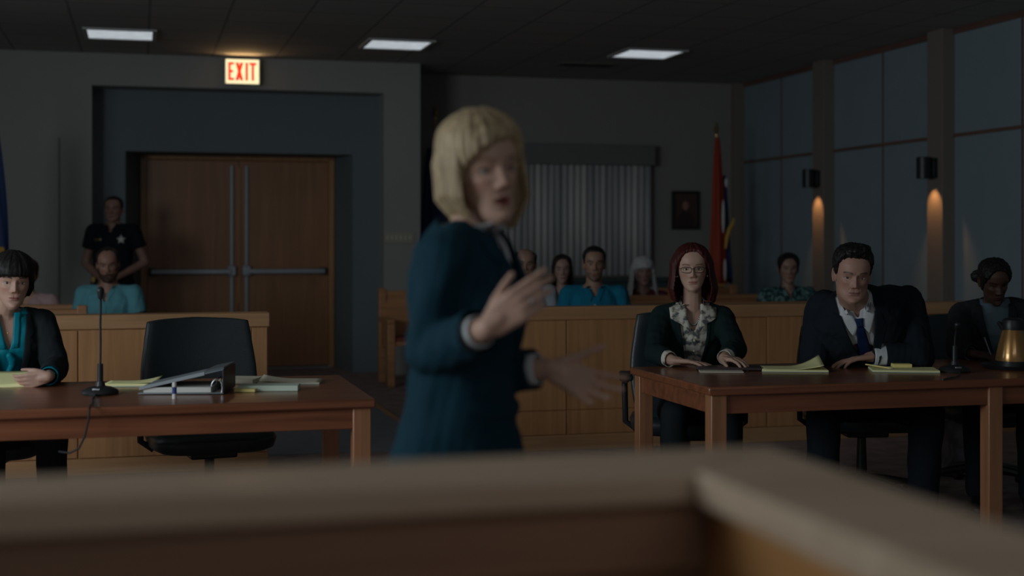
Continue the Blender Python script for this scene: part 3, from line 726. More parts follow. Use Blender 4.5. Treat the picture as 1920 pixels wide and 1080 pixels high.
def grid_faces(nz, nphi, base=0):
    fs = []
    for i in range(nz-1):
        for j in range(nphi):
            k = (j+1) % nphi; fs.append((base+i*nphi+j, base+i*nphi+k, base+(i+1)*nphi+k, base+(i+1)*nphi+j))
    fs.append(tuple(base+j for j in range(nphi-1, -1, -1))); fs.append(tuple(base+(nz-1)*nphi+j for j in range(nphi)))
    return fs
def head_color(P, D):
    x, y, z = P[:, 0], P[:, 1], P[:, 2]+.115; ax = np.abs(x); fr = sstep((-y-.02)/.03)
    base = np.array(D['skin']); col = np.tile(base, (len(P), 1)); col *= (1+.05*snoise(P, 60))[:, None]
    def mix(m, c): 
        nonlocal col; m = np.clip(m, 0, 1)[:, None]; col = col*(1-m)+np.array(c)*m
    blush = base*np.array([1.02, .72, .68])
    mix(.45*fr*gz(ax, .045, .017)*gz(z, .088, .015), blush); mix(.5*fr*gz(x, 0, .012)*gz(z, .083, .009), blush)
    mix(.35*fr*gz(ax, .031, .015)*gz(z, .118, .010), base*.62)
    lip = np.array(D.get('lip', base*np.array([.85, .50, .48]))); lw = .0235*D.get('mouth', 1)
    op = D.get('open', 0)
    ctr = .0508-op*.003; hh = (.0075+op*.004)*np.sqrt(np.clip(1-(x/lw)**2, 0, 1))
    mix(fr*sstep((hh-np.abs(z-ctr))/.0018)*(ax < lw)*D.get('lipk', .85), lip)
    mix(fr*(ax < lw*(.9-.3*op))*np.exp(-((z-ctr)/(.0012+op*.0045))**2)*.85, base*np.array([.22, .12, .12]))
    # lash line, eye crease
    e = ax-.031; mix(.75*fr*(np.abs(e) < .0155)*gz(z, .1215-.16*np.abs(e)**1.0*0-22*e**2, .0016), base*.16)
    mix(.35*fr*(np.abs(e) < .0145)*gz(z, .1120+14*e**2, .0012), base*.3)
    mix(.45*fr*gz(ax, .0065, .003)*gz(z, .0755, .0022), base*.2)
    if D.get('brows', 1):
        bz = .1385+.0035*(1-((ax-.036)/.02)**2)-.10*np.clip(ax-.040, 0, 1)
        mix(fr*D.get('brows', 1)*sstep((.0215-np.abs(ax-.033))/.006)*np.exp(-((z-bz)/D.get('browt', .0035))**2), np.array(D['browc']))
    if D.get('beard', 0):
        bd = sstep((.068-z)/.012)*sstep((ax*0+.05-y*0)/.05)*(y < .03); bd = np.maximum(bd, sstep((ax-.052)/.008)*sstep((.100-z)/.02)*sstep((.03-y)/.02))
        bd *= 1-sstep((hh+.0015-np.abs(z-ctr))/.0015)*(ax < lw); bd *= np.where(z > .064, sstep((ax-.05)/.008)+(z < .072)*(ax < .028), 1)
        mix(D['beard']*bd, D['beardc'])
    return np.clip(col, 0, 1)
def hairline_offset(style, thick, D):
    zl = {'short': ([0,30,50,62,72,84,96,110,140,180], [.082,.080,.070,.045,.012,-.012,.035,-.02,-.058,-.062]),
          'recede': ([0,25,40,55,72,84,96,110,140,180], [.100,.104,.098,.068,.014,-.012,.035,-.02,-.055,-.060]),
          'bald': ([0,30,50,62,72,84,96,110,140,180], [.15,.15,.12,.060,.012,-.010,.03,-.02,-.055,-.060]),
          'long': ([0,20,35,50,62,80,100,140,180], [.084,.078,.060,.030,.0,-.04,-.06,-.08,-.09]),
          'bangs': ([0,35,55,68,80,100,140,180], [.024,.022,.014,-.010,-.05,-.08,-.09,-.09]),
          'sweep': ([0,30,50,65,80,100,140,180], [.056,.046,.030,.0,-.03,-.06,-.08,-.09])}[style]
    top = D.get('hairtop', 1.0)
    def f(ph, z, X, Y):
        a = np.degrees(np.abs((ph+math.pi) % (2*math.pi)-math.pi)); l = np.interp(a, zl[0], zl[1])
        if style == 'sweep':    # side parting: one side of the forehead freer than the other
            l = l + .012*np.clip(X/.05, -1, 1)*(a < 70)
        m = sstep((z-l)/.016); h = thick*(.55+.45*sstep((z+.01)/.08))*(1+(top-1)*sstep((z-.06)/.05))
        if style == 'bald': m = m*(1-sstep((z-.075)/.03)*.9)
        return -.007+(h+.007)*m
    return f
def curtain(mb, zend, phi0, wid, bk, th=.022, ztop=.075, flare=0.0, fwd=.0, Hs=1.0, tuck=0.0, asym=0):
    """hair falling at the sides and the back; phi0 = first angle (deg) from the face"""
    n, k = 60, 22; outer = []; inner = []
    for i in range(k):
        t = i/(k-1); ro = []; ri = []
        for j in range(n):
            q = j/(n-1); a = math.radians(phi0+(360-2*phi0)*q); ze = zend+ .010*math.sin(a*3)+asym*math.sin(a)
            z = ztop+(ze-ztop)*t; edge = min(1, min(q, 1-q)*n/7); fall = max(0, -z)
            w_ = (wid+flare*fall)*(1-tuck*max(0, t-.72)/.28*.35)*(1-.35*max(0, z-.03)/.09); b_ = (bk+flare*fall*.8)*(1-tuck*max(0, t-.72)/.28*.35)*(1-.22*max(0, z-.03)/.09)
            c_ = math.cos(a); yf = (b_*.86+fwd) if c_ > 0 else b_
            wv = 1+.018*math.sin(a*11+t*2)+.012*math.sin(a*23-t)
            o = Vector((w_*wv*math.sin(a), .006-yf*wv*c_, z)); inn = Vector((w_*math.sin(a), .006-yf*c_, z)); s_ = max(.10, edge)*th*(1-.35*t)
            L_ = math.hypot(inn.x, inn.y-.006); k_ = max(.1, (L_-s_)/L_)
            ro.append(o); ri.append(Vector((inn.x*k_, .006+(inn.y-.006)*k_, z)))
        outer.append(ro); inner.append(ri)
    mb.ring_loft([outer[i]+inner[i][::-1] for i in range(k)])
def place(P, Hm): 
    A = np.array(Hm); return P @ A[:3, :3].T + A[:3, 3]
def head_matrix(pos, yaw, pitch, roll, s): 
    return Matrix.Translation(pos) @ Matrix.Rotation(yaw, 4, 'Z') @ Matrix.Rotation(pitch, 4, 'X') @ Matrix.Rotation(roll, 4, 'Y') @ Matrix.Scale(s, 4)
def eye_patch(sx, D):
    """almond patch with white, iris, pupil: cols painted per vertex"""
    V = []; col = []; Fc = []; n, m = 21, 11; r = .0128
    P = head_grid(D, 90, 110); k = np.argmin((P[..., 0]-sx*.031)**2+(P[..., 2]-.0015)**2+(P[..., 1] > 0)*9); yb = P.reshape(-1, 3)[k, 1]
    cy = yb+r-.0024
    gx = D.get('gaze', 0)
    for i in range(n):
        q = i/(n-1)*2-1; x = q*.0142; up = .0052*(1-q*q)**.75*D.get('eyeo', 1); dn = .0042*(1-q*q)**.8*D.get('eyeo', 1)
        for j in range(m):
            s_ = j/(m-1); z = -dn+(up+dn)*s_; yy = cy-math.sqrt(max(r*r-(x*.72)**2-z*z, 1e-6))
            V.append((sx*.031+x, yy, .0012+z+.0006*sx*q)); di = math.hypot(x-gx, z-.0005)
            c = (.46,.44,.42) if di > .0060 else (D.get('iris', (.10,.07,.05)) if di > .0026 else (.01,.01,.01))
            if s_ > .86: c = (.03,.02,.02)
            col.append(c)
    for i in range(n-1):
        for j in range(m-1): a = i*m+j; Fc.append((a, a+m, a+m+1, a+1))
    return np.array(V), Fc, np.array(col)
def ears(mb, D):
    for s in (-1, 1):
        R = Matrix.Rotation(s*math.radians(-20), 3, 'Z') @ Matrix.Rotation(math.radians(-10), 3, 'X')
        c = Vector((s*.0715*D.get('wid', 1), .010, -.004)); mb.ell(c, (.0075, .017, .030), R, 14, 8)
        pts = [c+R @ Vector((s*.005, .017*math.cos(a), .030*math.sin(a))) for a in [math.radians(x) for x in range(-60, 230, 24)]]
        mb.chain(pts, [.0036]*len(pts))

# ------------------------------------------------------------------ hands
def hand(mb, wr, fd, pn, side, s=1.0, curl=(.3,.3,.3,.35), thumb=.5, spread=.10, fore=None):
    """wr wrist, fd finger direction, pn palm normal (out of the palm), side=+1/-1 picks the thumb side fd x pn"""
    fd = Vector(fd).normalized(); pn = Vector(pn); pn = (pn-fd*pn.dot(fd)).normalized(); sd = fd.cross(pn)*side
    wr = Vector(wr); lat = (.030, .010, -.010, -.028); kn = (.088, .092, .088, .078); ln = (.95, 1.05, .98, .78)
    for i in range(4):
        k = wr+fd*kn[i]*s+sd*lat[i]*s; b = wr+fd*.012*s+sd*lat[i]*.62*s
        mb.cap(b, .0140*s, k, .0108*s, 10, 3)
        if i < 3: mb.cap(wr+fd*.045*s+sd*(lat[i]+lat[i+1])/2*s*.85, .0125*s, wr+fd*.078*s+sd*(lat[i]+lat[i+1])/2*s, .0105*s, 10, 3)
        d = (fd+sd*spread*(1.5-i)*.8).normalized(); p = k; ax_ = d.cross(pn).normalized(); seg = (.046, .027, .022); rr = (.0092, .0083, .0076, .0066); ang = curl[i]
        for j in range(3):
            d = (Matrix.Rotation(ang*(1 if j else .8), 3, ax_) @ d) ; q = p+d*seg[j]*ln[i]*s; mb.cap(p, rr[j]*s, q, rr[j+1]*s, 10, 3); p = q
    b = wr+fd*.018*s+sd*.020*s+pn*.006*s; k = wr+fd*.052*s+sd*(.040+.012*thumb)*s+pn*(.012)*s
    mb.cap(b, .0150*s, k, .0115*s, 10, 3)
    d = (fd*.80+sd*(.2+.75*thumb)+pn*.25).normalized(); q = k+d*.034*s; mb.cap(k, .0105*s, q, .0093*s, 10, 3)
    d = (d+fd*.30).normalized(); q2 = q+d*.027*s; mb.cap(q, .0092*s, q2, .0072*s, 10, 3)

# ------------------------------------------------------------------ torso
def frame_of(pel, che, nec, yaw):
    d = (nec-che).normalized(); L_ = Vector((math.cos(yaw), math.sin(yaw), 0)); L_ = (L_-d*L_.dot(d)).normalized(); return L_, L_.cross(d), d
def torso(mb, pel, che, nec, yaw, k=1.0, inf=0.0, sex='m', low=0.0, belly=0.0, flare=0.0, yaw_p=None):
    T_ = [(-.45,.165,.110,.115),(-.22,.170,.112,.118),(0,.165,.108,.112),(.22,.148,.102,.100),(.40,.145,.104,.095),(.60,.158,.112,.100),(.78,.166,.112,.104),(.90,.150,.095,.098),(.97,.110,.072,.085),(1.02,.066,.052,.066)]
    if sex == 'f': T_ = [(-.45,.180,.110,.122),(-.22,.178,.110,.122),(0,.165,.104,.114),(.22,.135,.094,.090),(.40,.124,.092,.083),(.60,.138,.118,.090),(.72,.145,.128,.094),(.82,.144,.105,.094),(.91,.130,.080,.088),(.97,.095,.062,.075),(1.02,.056,.046,.058)]
    rings = []; pts = [pel, che, nec]; l1 = (che-pel).length; l2 = (nec-che).length; yp = yaw if yaw_p is None else yaw_p
    def at(t):
        # quadratic bezier-ish through the three points
        a = l1/(l1+l2); 
        if t < 0: return pel+(che-pel).normalized()*t*(l1+l2)
        if t > 1: return nec+(nec-che).normalized()*(t-1)*(l1+l2)
        Lg = lambda p, q, r: p*((t-a)*(t-1)/(a))+q*(t*(t-1)/(a*(a-1)))+r*(t*(t-a)/(1-a))
        return Lg(pel, che, nec)
    for t, rx, rf, rb in T_:
        if t < -.001 and -t > low+.001: continue
        p = at(t); d = (at(t+.02)-at(t-.02)).normalized(); yw = yp+(yaw-yp)*max(0, min(1, t/.7))
        L_ = Vector((math.cos(yw), math.sin(yw), 0)); L_ = (L_-d*L_.dot(d)).normalized(); Fr = L_.cross(d)
        rf = rf+belly*math.exp(-((t-.3)/.25)**2); fl = flare*max(0, .15-t)/.4
        ring = []
        for j in range(36):
            a = 2*math.pi*j/36; cx, cy = math.cos(a), math.sin(a); n_ = 2.4
            x = (rx*k+inf+fl)*(1 if cx > 0 else -1)*abs(cx)**(2/n_); y = ((rf if cy > 0 else rb)*k+inf+fl)*(1 if cy > 0 else -1)*abs(cy)**(2/n_)
            ring.append(p+L_*x+Fr*y)
        rings.append(ring)
    mb.ring_loft(rings)

def decal(V, Fc, nec, Fm, grid, off=.006, name='lapel', mat=None, parent=None, solid=.003, rej=.045):
    """drape a grid of (lateral, up) points onto a surface from the front"""
    bvh = BVHTree.FromPolygons([Vector(v) for v in V], Fc); L_, Fr, d = Fm; P = []; last = None
    for row in grid:
        pr = []
        for la, up in row:
            o = nec+L_*la+d*up+Fr*.5; hit = bvh.ray_cast(o, -Fr, 1.0)[0]
            ref = (P[-1][len(pr)]-Fr*off) if P else last
            if hit is not None:
                if ref is not None and (hit-ref).dot(Fr) > rej: hit = o-Fr*(o-ref).dot(Fr)
                last = hit
            else:
                r2 = last if last is not None else ref
                hit = o-Fr*(o-r2).dot(Fr) if r2 is not None else o-Fr*.45
            pr.append(hit+Fr*off)
        P.append(pr)
    m = MB().grid(P)
    return m.build(name, mat, parent, solid=solid, smooth=60)

def human(name_lab, u0, v0, D, group=None):
    root = thing('person', name_lab, 'person', W(u0, v0), -T, group)
    k = D.get('k', 1.0); pel, che, nec = [Vector(p) for p in D['spine']]; yaw = D.get('yaw', 0); yp = D.get('yaw_p', yaw); sex = D.get('sex', 'm')
    vox = D.get('vox', .007); hm = head_matrix(Vector(D['head']), D.get('hyaw', 0), D.get('hpitch', 0), D.get('hroll', 0), D.get('hs', 1.0))
    Fm = frame_of(pel, che, nec, yaw); L_, Fr, up = Fm; sw = D.get('sw', .17)*k; bel = D.get('belly', 0)
    dr = .045 if sex == 'm' else .056
    sh = D.get('shoulders') or [nec-L_*sw-up*dr*k, nec+L_*sw-up*dr*k]
    if sex == 'f':
        D.setdefault('fold', .25); D.setdefault('jaw', .86); D.setdefault('brow', .3); D.setdefault('eyeo', 1.25); D.setdefault('nose', .88); D.setdefault('wid', .96)
    sh = [Vector(p) for p in sh]; arms = D['arms']     # [(elbow, wrist, hand dict), ...] for -L side then +L side
    arms = [(Vector(a[0]), Vector(a[1]), a[2]) for a in arms]
    legs = D.get('legs')
    if legs is None:   # seated default, thighs towards the camera
        Lp = Vector((math.cos(yp), math.sin(yp), 0)); Fp = Vector((math.sin(yp), -math.cos(yp), 0)); legs = []
        for s in (-1, 1):
            hp = pel+Lp*s*.09*k; kn = pel+Lp*s*.13*k+Fp*.42*k; kn.z = .53; an = kn+Fp*.02; an.z = .09; legs.append((hp, kn, an))
    legs = [tuple(Vector(p) for p in l) for l in legs]
    # ---- body: one continuous skin
    mb = MB(); torso(mb, pel, che, nec, yaw, k*.93, -.006, sex, 0, bel, yaw_p=yp)
    hb = hm @ Vector((0, .022, -.070)); hj = hm @ Vector((0, .012, -.045)); nr = D.get('neck', .058 if sex == 'm' else .048)*k
    mb.chain([nec-up*.06, nec+up*.01, hb, hj], [nr*1.25, nr*1.04, nr*.95, nr*.9])
    for i, s in enumerate((-1, 1)):
        mb.chain([nec-up*.005, sh[i]], [nr*.85, .042*k])
        el, wr, hd = arms[i]; mb.chain([sh[i], (sh[i]*.5+el*.5), el], [.050*k, .044*k, .037*k]); fm_ = el*.6+wr*.4
        mb.chain([el, fm_, wr], [.038*k, .037*k, .024*k])
        if hd: 
            h2 = dict(hd); h2.setdefault('s', D.get('hands', 1.0)); hand(mb, wr, **h2); mb.cap(wr, .024*k, wr+(Vector(hd['fd']).normalized())*.03, .020*k)
    for hp, kn, an in legs:
        mb.chain([hp, hp*.5+kn*.5, kn], [.078*k, .068*k, .050*k]); mb.chain([kn, kn*.65+an*.35, an], [.048*k, .050*k, .033*k]); 
    Vb, Fb = fuse(mb, D.get('bvox', vox), 3)
    eh = MB(); ears(eh, D); Pe = np.array(eh.v)
    P = head_grid(D).reshape(-1, 3); Ph = place(P, hm); Vh2 = place(Pe, hm); nb = len(Vb)
    colb = np.tile(np.array(D['skin']), (nb, 1))*(1+.05*snoise(Vb, 40))[:, None]
    V = np.vstack([Vb, Ph, Vh2]); Fc = list(Fb)+grid_faces(120, 150, nb)+[tuple(i+nb+len(Ph) for i in f) for f in eh.f]
    col = np.vstack([colb, head_color(P, D), np.tile(np.array(D['skin'])*.92, (len(Pe), 1))])
    body = mk('body', V, Fc, M['skin'], root, col)
    for sx in (-1, 1):
        Ve, Fe, ce = eye_patch(sx, D); e = mk('eye', place(Ve, hm), Fe, M['skin_eye'], body, ce)
    # ---- hair
    if D.get('hair'):
        hd = D['hair']; hb_ = MB(); Pg = head_grid(D, 90, 70, hairline_offset(hd['style'], hd.get('thick', .014), hd))
        hb_.add(Pg.reshape(-1, 3), grid_faces(70, 90))
        for c_ in hd.get('curtains', []): curtain(hb_, **c_)
        for c_, r_ in hd.get('lumps', []): hb_.ell(c_, r_)
        Vx, Fx = fuse(hb_, hd.get('vox', .0045), 2)
        N = vnormals(Vx, Fx); ang = np.arctan2(Vx[:, 0], -(Vx[:, 1]-.006)); rad = np.hypot(Vx[:, 0], Vx[:, 1])
        Q = np.stack([np.cos(ang), np.sin(ang), Vx[:, 2]*.9], -1); st = hd.get('strand', .0022)
        Vx = Vx+N*(st*snoise(Q, 26, 10)+hd.get('curl', 0)*snoise(Vx, 130, 12, 5)+st*.8*snoise(Q, 9, 8, 3))[:, None]
        bad = (np.abs(Vx[:, 0]) < .054) & (Vx[:, 1] < -.022) & (Vx[:, 2] < -.03)
        Fx = [f for f in Fx if not bad[list(f)].any()]; used = sorted({i for f in Fx for i in f}); mp = {o_: n_ for n_, o_ in enumerate(used)}
        mk('hair', place(Vx[used], hm), [tuple(mp[i] for i in f) for f in Fx], hd['mat'], root)
    if D.get('beardmesh'):
        bmk = D['beardmesh']
        def bo(ph, z, X, Y):
            zc = z+.115; a = np.degrees(np.abs((ph+math.pi) % (2*math.pi)-math.pi)); ax = np.abs(X)
            top = np.interp(a, [0, 12, 20, 35, 60, 80, 95], [.070, .068, .060, .052, .072, .105, .11]); m = sstep((top-zc)/.010)*sstep((98-a)/12)
            hole = sstep(1.3-np.hypot(ax/.021, (zc-.0505)/.0085)); m = m*(1-hole)
            return -.007+(bmk['th']*(1+.6*sstep((.03-zc)/.03))+.007)*m
        Pg = head_grid(D, 90, 70, bo); b2 = MB(); b2.add(Pg.reshape(-1, 3), grid_faces(70, 90)); Vx, Fx = fuse(b2, .0045, 1); N = vnormals(Vx, Fx)
        Vx = Vx+N*(.0018*snoise(Vx, 220, 10))[:, None]; mk('beard', place(Vx, hm), Fx, bmk['mat'], root)
    # ---- trousers / skirt and shoes
    tm = MB()
    for hp, kn, an in legs:
        tm.chain([hp, hp*.5+kn*.5, kn], [.100*k, .090*k, .070*k]); tm.chain([kn, kn*.5+an*.5, an+Vector((0,0,.0))], [.068*k, .066*k, .056*k])
    torso(tm, pel-(che-pel)*.1, che*.3+pel*.7, pel*.35+che*.65, yp, k, .008, sex, 0, bel)
    Vt, Ft = fuse(tm, max(vox, .009), 3); N = vnormals(Vt, Ft); Vt = Vt+N*(.0035*snoise(Vt, 24))[:, None]
    mk('trousers', Vt, Ft, D.get('trousers', M['suit_black']), root)
    for hp, kn, an in legs:
        fp = Vector((math.sin(yp), -math.cos(yp), 0)); s_ = MB(); rings = []
        R = Matrix((( -fp.y*-1, fp.x, 0), (fp.y*-1*0, 0, 0), (0, 0, 1))) if False else None
        a0 = Vector((an.x, an.y, 0)); lx = Vector((fp.y, -fp.x, 0))
        for q, w_, h_ in ((-.075,.022,.05),(-.06,.034,.075),(-.02,.036,.085),(.04,.040,.065),(.10,.046,.048),(.15,.042,.038),(.185,.020,.024)):
            c0 = a0+fp*q; rings.append([c0+lx*(w_*math.copysign(abs(math.cos(2*math.pi*j/16))**.7, math.cos(2*math.pi*j/16)))+Vector((0,0,h_/2+.003+h_/2*math.copysign(abs(math.sin(2*math.pi*j/16))**.7, math.sin(2*math.pi*j/16)))) for j in range(16)])
        s_.ring_loft(rings).build('shoe', M['black'], root, smooth=60)
    # ---- upper garments
    def garment(name, mat, inf, sleeve, cut=None, low=.0, wrinkle=.003, sl_r=(.066,.056,.042), collar=0, hem_flare=0, short=False, keep=False, extra=None):
        g = MB(); torso(g, pel, che, nec, yaw, k, inf, sex, low, bel, hem_flare, yaw_p=yp)
        for i, s in enumerate((-1, 1)):
            el, wr, hd = arms[i]; base = nec+L_*s*.06*k-up*(.012)
            g.chain([base-up*.01, sh[i]+up*.005], [.040*k+inf*.4, sl_r[0]*k*.86])
            g.cap(sh[i]-L_*s*.01, sl_r[0]*k*.95, sh[i]*.9+el*.1-L_*s*.005, sl_r[0]*k*.95)
            g.chain([sh[i]*.8+che*.2-up*.02, sh[i]*.55+el*.45-L_*s*.01], [sl_r[0]*k, sl_r[0]*k*.8])
            if short: g.chain([sh[i], sh[i]*.45+el*.55], [sl_r[0]*k, sl_r[0]*k*.93])
            else:
                e2 = wr-(wr-el).normalized()*sleeve
                g.chain([sh[i], sh[i]*.5+el*.5, el, el*.5+e2*.5, e2], [sl_r[0]*k, (sl_r[0]+sl_r[1])*.5*k, sl_r[1]*k, (sl_r[1]+sl_r[2])*.5*k, sl_r[2]*k])
        if collar:
            pts = [nec+L_*(.062*k*math.sin(a))-Fr*(.060*k*math.cos(a))+up*(.022-.028*abs(a)/1.6) for a in [math.radians(x) for x in range(-105, 106, 15)]]
            g.chain(pts, [collar]*len(pts))
        if extra: extra(g)
        Vg, Fg = fuse(g, vox, 4); N = vnormals(Vg, Fg)
        Vg = Vg+N*(wrinkle*snoise(Vg, 30, 10)+wrinkle*.55*snoise(Vg*np.array([1,1,.5]), 75, 10, 7))[:, None]
        full = (Vg, Fg)
        if True:
            q = Vg-np.array(nec); la = q @ np.array(L_); f_ = q @ np.array(Fr); u_ = q @ np.array(up)
            rm = cut(la, f_, u_) if cut else np.zeros(len(Vg), bool)
            for i in range(2):
                el, wr, hd = arms[i]
                if short: e2 = sh[i]*.45+el*.55; dv = (el-sh[i]).normalized(); rr_ = sl_r[0]*k*1.35
                else: dv = (wr-el).normalized(); e2 = wr-dv*sleeve; rr_ = sl_r[2]*k*1.22+.004
                qq = Vg-np.array(e2); al = qq @ np.array(dv); pd = np.linalg.norm(qq-al[:, None]*np.array(dv), axis=1)
                rm |= (al > 0) & (al < .09) & (pd < rr_)
            Vg = Vg.copy(); bad = set(np.nonzero(rm)[0].tolist())
            Fk = [f for f in Fg if not any(i in bad for i in f)]
            # relax the cut edge so that it runs clean
            from collections import Counter
            ec = Counter(); 
            for f in Fk:
                for a, b in zip(f, f[1:]+f[:1]): ec[(min(a, b), max(a, b))] += 1
            nbr = {}
            for (a, b), c_ in ec.items():
                if c_ == 1: nbr.setdefault(a, []).append(b); nbr.setdefault(b, []).append(a)
            for _ in range(8):
                new = {i: (Vg[i]*2+sum(Vg[j] for j in n_)/len(n_)*2)/4 for i, n_ in nbr.items()}
                for i, p_ in new.items(): Vg[i] = p_
            used = sorted({i for f in Fk for i in f}); mp = {o: n_ for n_, o in enumerate(used)}
            o = mk(name, Vg[used], [tuple(mp[i] for i in f) for f in Fk], mat, root, solid=.003)
        else: o = mk(name, Vg, Fg, mat, root)
        return o, full
    return root, body, garment, Fm, nec, hm, dict(sh=sh, arms=arms, k=k, pel=pel, che=che, body=(V, Fc))
def vcut(depth, wtop, ring=.07, p=1.0, hem=None):
    def f(la, fr, up):
        t = np.clip((up+depth)/depth, 0, 1); w_ = wtop*t**p
        m = (fr > -.01) & (up > -depth) & (np.abs(la) < w_) & (up < .12)
        m |= (up > -.012) & (np.hypot(la, fr) < ring)
        return m
    return f
def lapel(full, nec, Fm, side, depth, wtop, mat, root, lw=.055, p=1.0, name='lapel', off=.006, top=.005):
    g = []
    for i in range(22):
        t = i/21; u_ = -depth+(depth+top)*t; w_ = wtop*t**p
        width = lw*(min(1, t/.72)**.8 if t < .72 else (.62 if t < .78 else 1.0-(t-.78)/.22*.55))
        g.append([(side*(w_-.004+width*j/5), u_+.0*j) for j in range(6)])
    g = g[::-1]
    return decal(full[0], full[1], nec, Fm, g, off, name, mat, root)
def wing(full, nec, Fm, side, mat, root, w0=.018, top=.02, w1=.062, drop=.055, name='collar', off=.010, back=.05):
    g = []
    for i in range(9):
        t = i/8; a = Vector((w0+(back-w0)*t, -.035+(top+.035)*t)); b = Vector((w1*.45+(w1-w1*.45)*t*1.0, -.035-drop*(1-t)**1.2+(top-.010+.02)*t*.6-.0))
        g.append([(side*(a.x+(b.x-a.x)*j/5), a.y+(b.y-a.y)*j/5) for j in range(6)])
    return decal(full[0], full[1], nec, Fm, g, off, name, mat, root)
def band(nec, Fm, r, z0, z1, mat, root, a0=-150, a1=150, name='collar_band', fw=0.0, rk=1.0):
    L_, Fr, up = Fm; P = []
    for i in range(31):
        a = math.radians(a0+(a1-a0)*i/30); dirv = L_*math.sin(a)*r-Fr*math.cos(a)*r*rk; dz = -.02*max(0, -math.cos(a)) - .008*abs(math.sin(a))
        P.append([nec+dirv*1.04+up*(z0+dz), nec+dirv*.97+up*((z0+z1)/2+dz), nec+dirv*.93+up*(z1+dz)])
    return MB().grid(P).build(name, mat, root, solid=.003, smooth=60)
m_, nt_, p_ = mat_base('eye_surface'); a_n = nt_.nodes.new('ShaderNodeAttribute'); a_n.attribute_name = 'Col'; nt_.links.new(a_n.outputs['Color'], p_.inputs['Base Color']); p_.inputs['Roughness'].default_value = .15; M['skin_eye'] = m_
M['suit_black'] = cloth('black_suit_cloth', (.018,.024,.028))
M['navy_suit'] = cloth('charcoal_suit_cloth', (.012,.018,.025))
M['teal_suit'] = cloth('teal_navy_jacket_cloth', (.006,.035,.054))
M['green_suit'] = cloth('dark_green_jacket_cloth', (.011,.024,.024))
M['grey_suit'] = cloth('dark_grey_jacket_cloth', (.030,.034,.040))
M['white_shirt'] = cloth('white_shirt_cloth', (.62,.66,.68))
M['tie'] = cloth('navy_tie', (.008,.022,.075), .5)
M['blouse'] = print_mat('printed_blouse', (.10,.11,.12), (.40,.38,.30), (.66,.64,.56), 26, .46)
M['teal_blouse'] = cloth('teal_silk', (.006,.24,.32), .35)
M['polo'] = cloth('light_teal_polo', (.13,.37,.43))
M['blue_shirt'] = cloth('blue_shirt_cloth', (.010,.17,.28))
M['pink'] = cloth('pale_pink_cloth', (.55,.36,.36))
M['maroon'] = cloth('maroon_cloth', (.13,.025,.045))
M['uniform'] = cloth('black_uniform', (.010,.013,.018))
M['floral'] = print_mat('dark_floral_cloth', (.012,.035,.04), (.02,.09,.10), (.14,.26,.25), 30, .5)
M['grey_top'] = cloth('grey_blue_top', (.16,.24,.28))
M['dark_top'] = cloth('dark_top', (.03,.03,.035))
M['white_top'] = cloth('grey_white_shirt', (.35,.40,.44))
HB = hair_mat('blonde_hair', (.24,.175,.10), (.52,.41,.25))
HR = hair_mat('dark_red_hair', (.036,.007,.007), (.095,.018,.015))
HK = hair_mat('black_hair', (.006,.006,.007), (.020,.018,.018))
HD = hair_mat('dark_brown_hair', (.012,.009,.007), (.035,.024,.018))
HW = hair_mat('white_hair', (.42,.43,.43), (.75,.75,.74))
FAIR, OLIVE, BROWN, LIGHT = (.52,.31,.225), (.36,.21,.145), (.105,.055,.038), (.56,.35,.27)

def J(px, py_, v, u0, v0): return Vector(((px-960)/F*v-u0, v-v0, CH-(py_-HY)/F*v))
def rad(*a): return math.radians(a[0])

# ------------------------------------------------------------------ red-haired woman (sharpest figure)
u0, v0 = (1297-960)/F*6.98, 6.98
j = lambda px, y, v=6.98: J(px, y, v, u0, v0)
D = dict(sex='f', skin=(.56,.36,.27), lip=(.42,.17,.15), browc=(.10,.035,.025), browt=.0024, k=1.0, sw=.152, jaw=.90, nose=.95, wid=1.05, iris=(.07,.07,.05),
    spine=[(0,.08,.575), (0,.05,.86), (.0,.0,1.035)], head=j(1298, 504, 6.93), hyaw=rad(-6), hpitch=rad(2), hroll=rad(-1), hs=.98, vox=.0055, bvox=.0042,
    arms=[(j(1228,662,6.78), j(1262,676,6.62), dict(fd=(.11,-.03,-.005), pn=(0,-.1,-1), side=1, curl=(.08,.12,.15,.2), thumb=.4, spread=.12)),
          (j(1380,655,6.78), j(1356,672,6.62), dict(fd=(.07,-.10,.0), pn=(0,0,-1), side=-1, curl=(.30,.32,.35,.4), thumb=.4, spread=.12))],
    trousers=M['suit_black'],
    hair=dict(style='long', thick=.013, mat=HR, strand=.0018, vox=.004, curtains=[dict(zend=-.165, phi0=47, wid=.112, bk=.128, th=.044, ztop=.075, flare=.16, tuck=.6, fwd=-.020)]))
r, body, gar, Fm, nec, hm, X = human('seated woman with dark red bob, glasses and printed collar over a dark jacket', u0, v0, D)
sh_o, sh_f = gar('blouse', M['blouse'], .004, .015, low=.1, cut=vcut(.095, .045, .060), sl_r=(.055,.046,.034))
jk, jf = gar('jacket', M['green_suit'], .020, .045, cut=vcut(.36, .080, .085, .55), low=.25, sl_r=(.056,.052,.042), collar=.012)
for s in (-1, 1):
    g = []
    for i in range(22):
        t = i/21; g.append([(s*((.080*(1-t)**.55)-.004+.018*q/3), -.36*t-.001) for q in range(4)])
    decal(*jf, nec, Fm, g, .004, 'jacket_edge', M['green_suit'], r)
    # the wide blouse collar spread over the jacket
    g = []
    for i in range(12):
        t = i/11; a = Vector((.040-.020*t, .035-.125*t)); b = Vector((.118-.006*t, .005-.055*t)) if t < .75 else Vector((.1135-(t-.75)*.20, -.036-.05*(t-.75)*4*.3))
        g.append([(s*(a.x+(b.x-a.x)*q/7), a.y+(b.y-a.y)*q/7) for q in range(8)])
    decal(*jf, nec, Fm, g, .013, 'collar', M['blouse'], r, solid=.003)
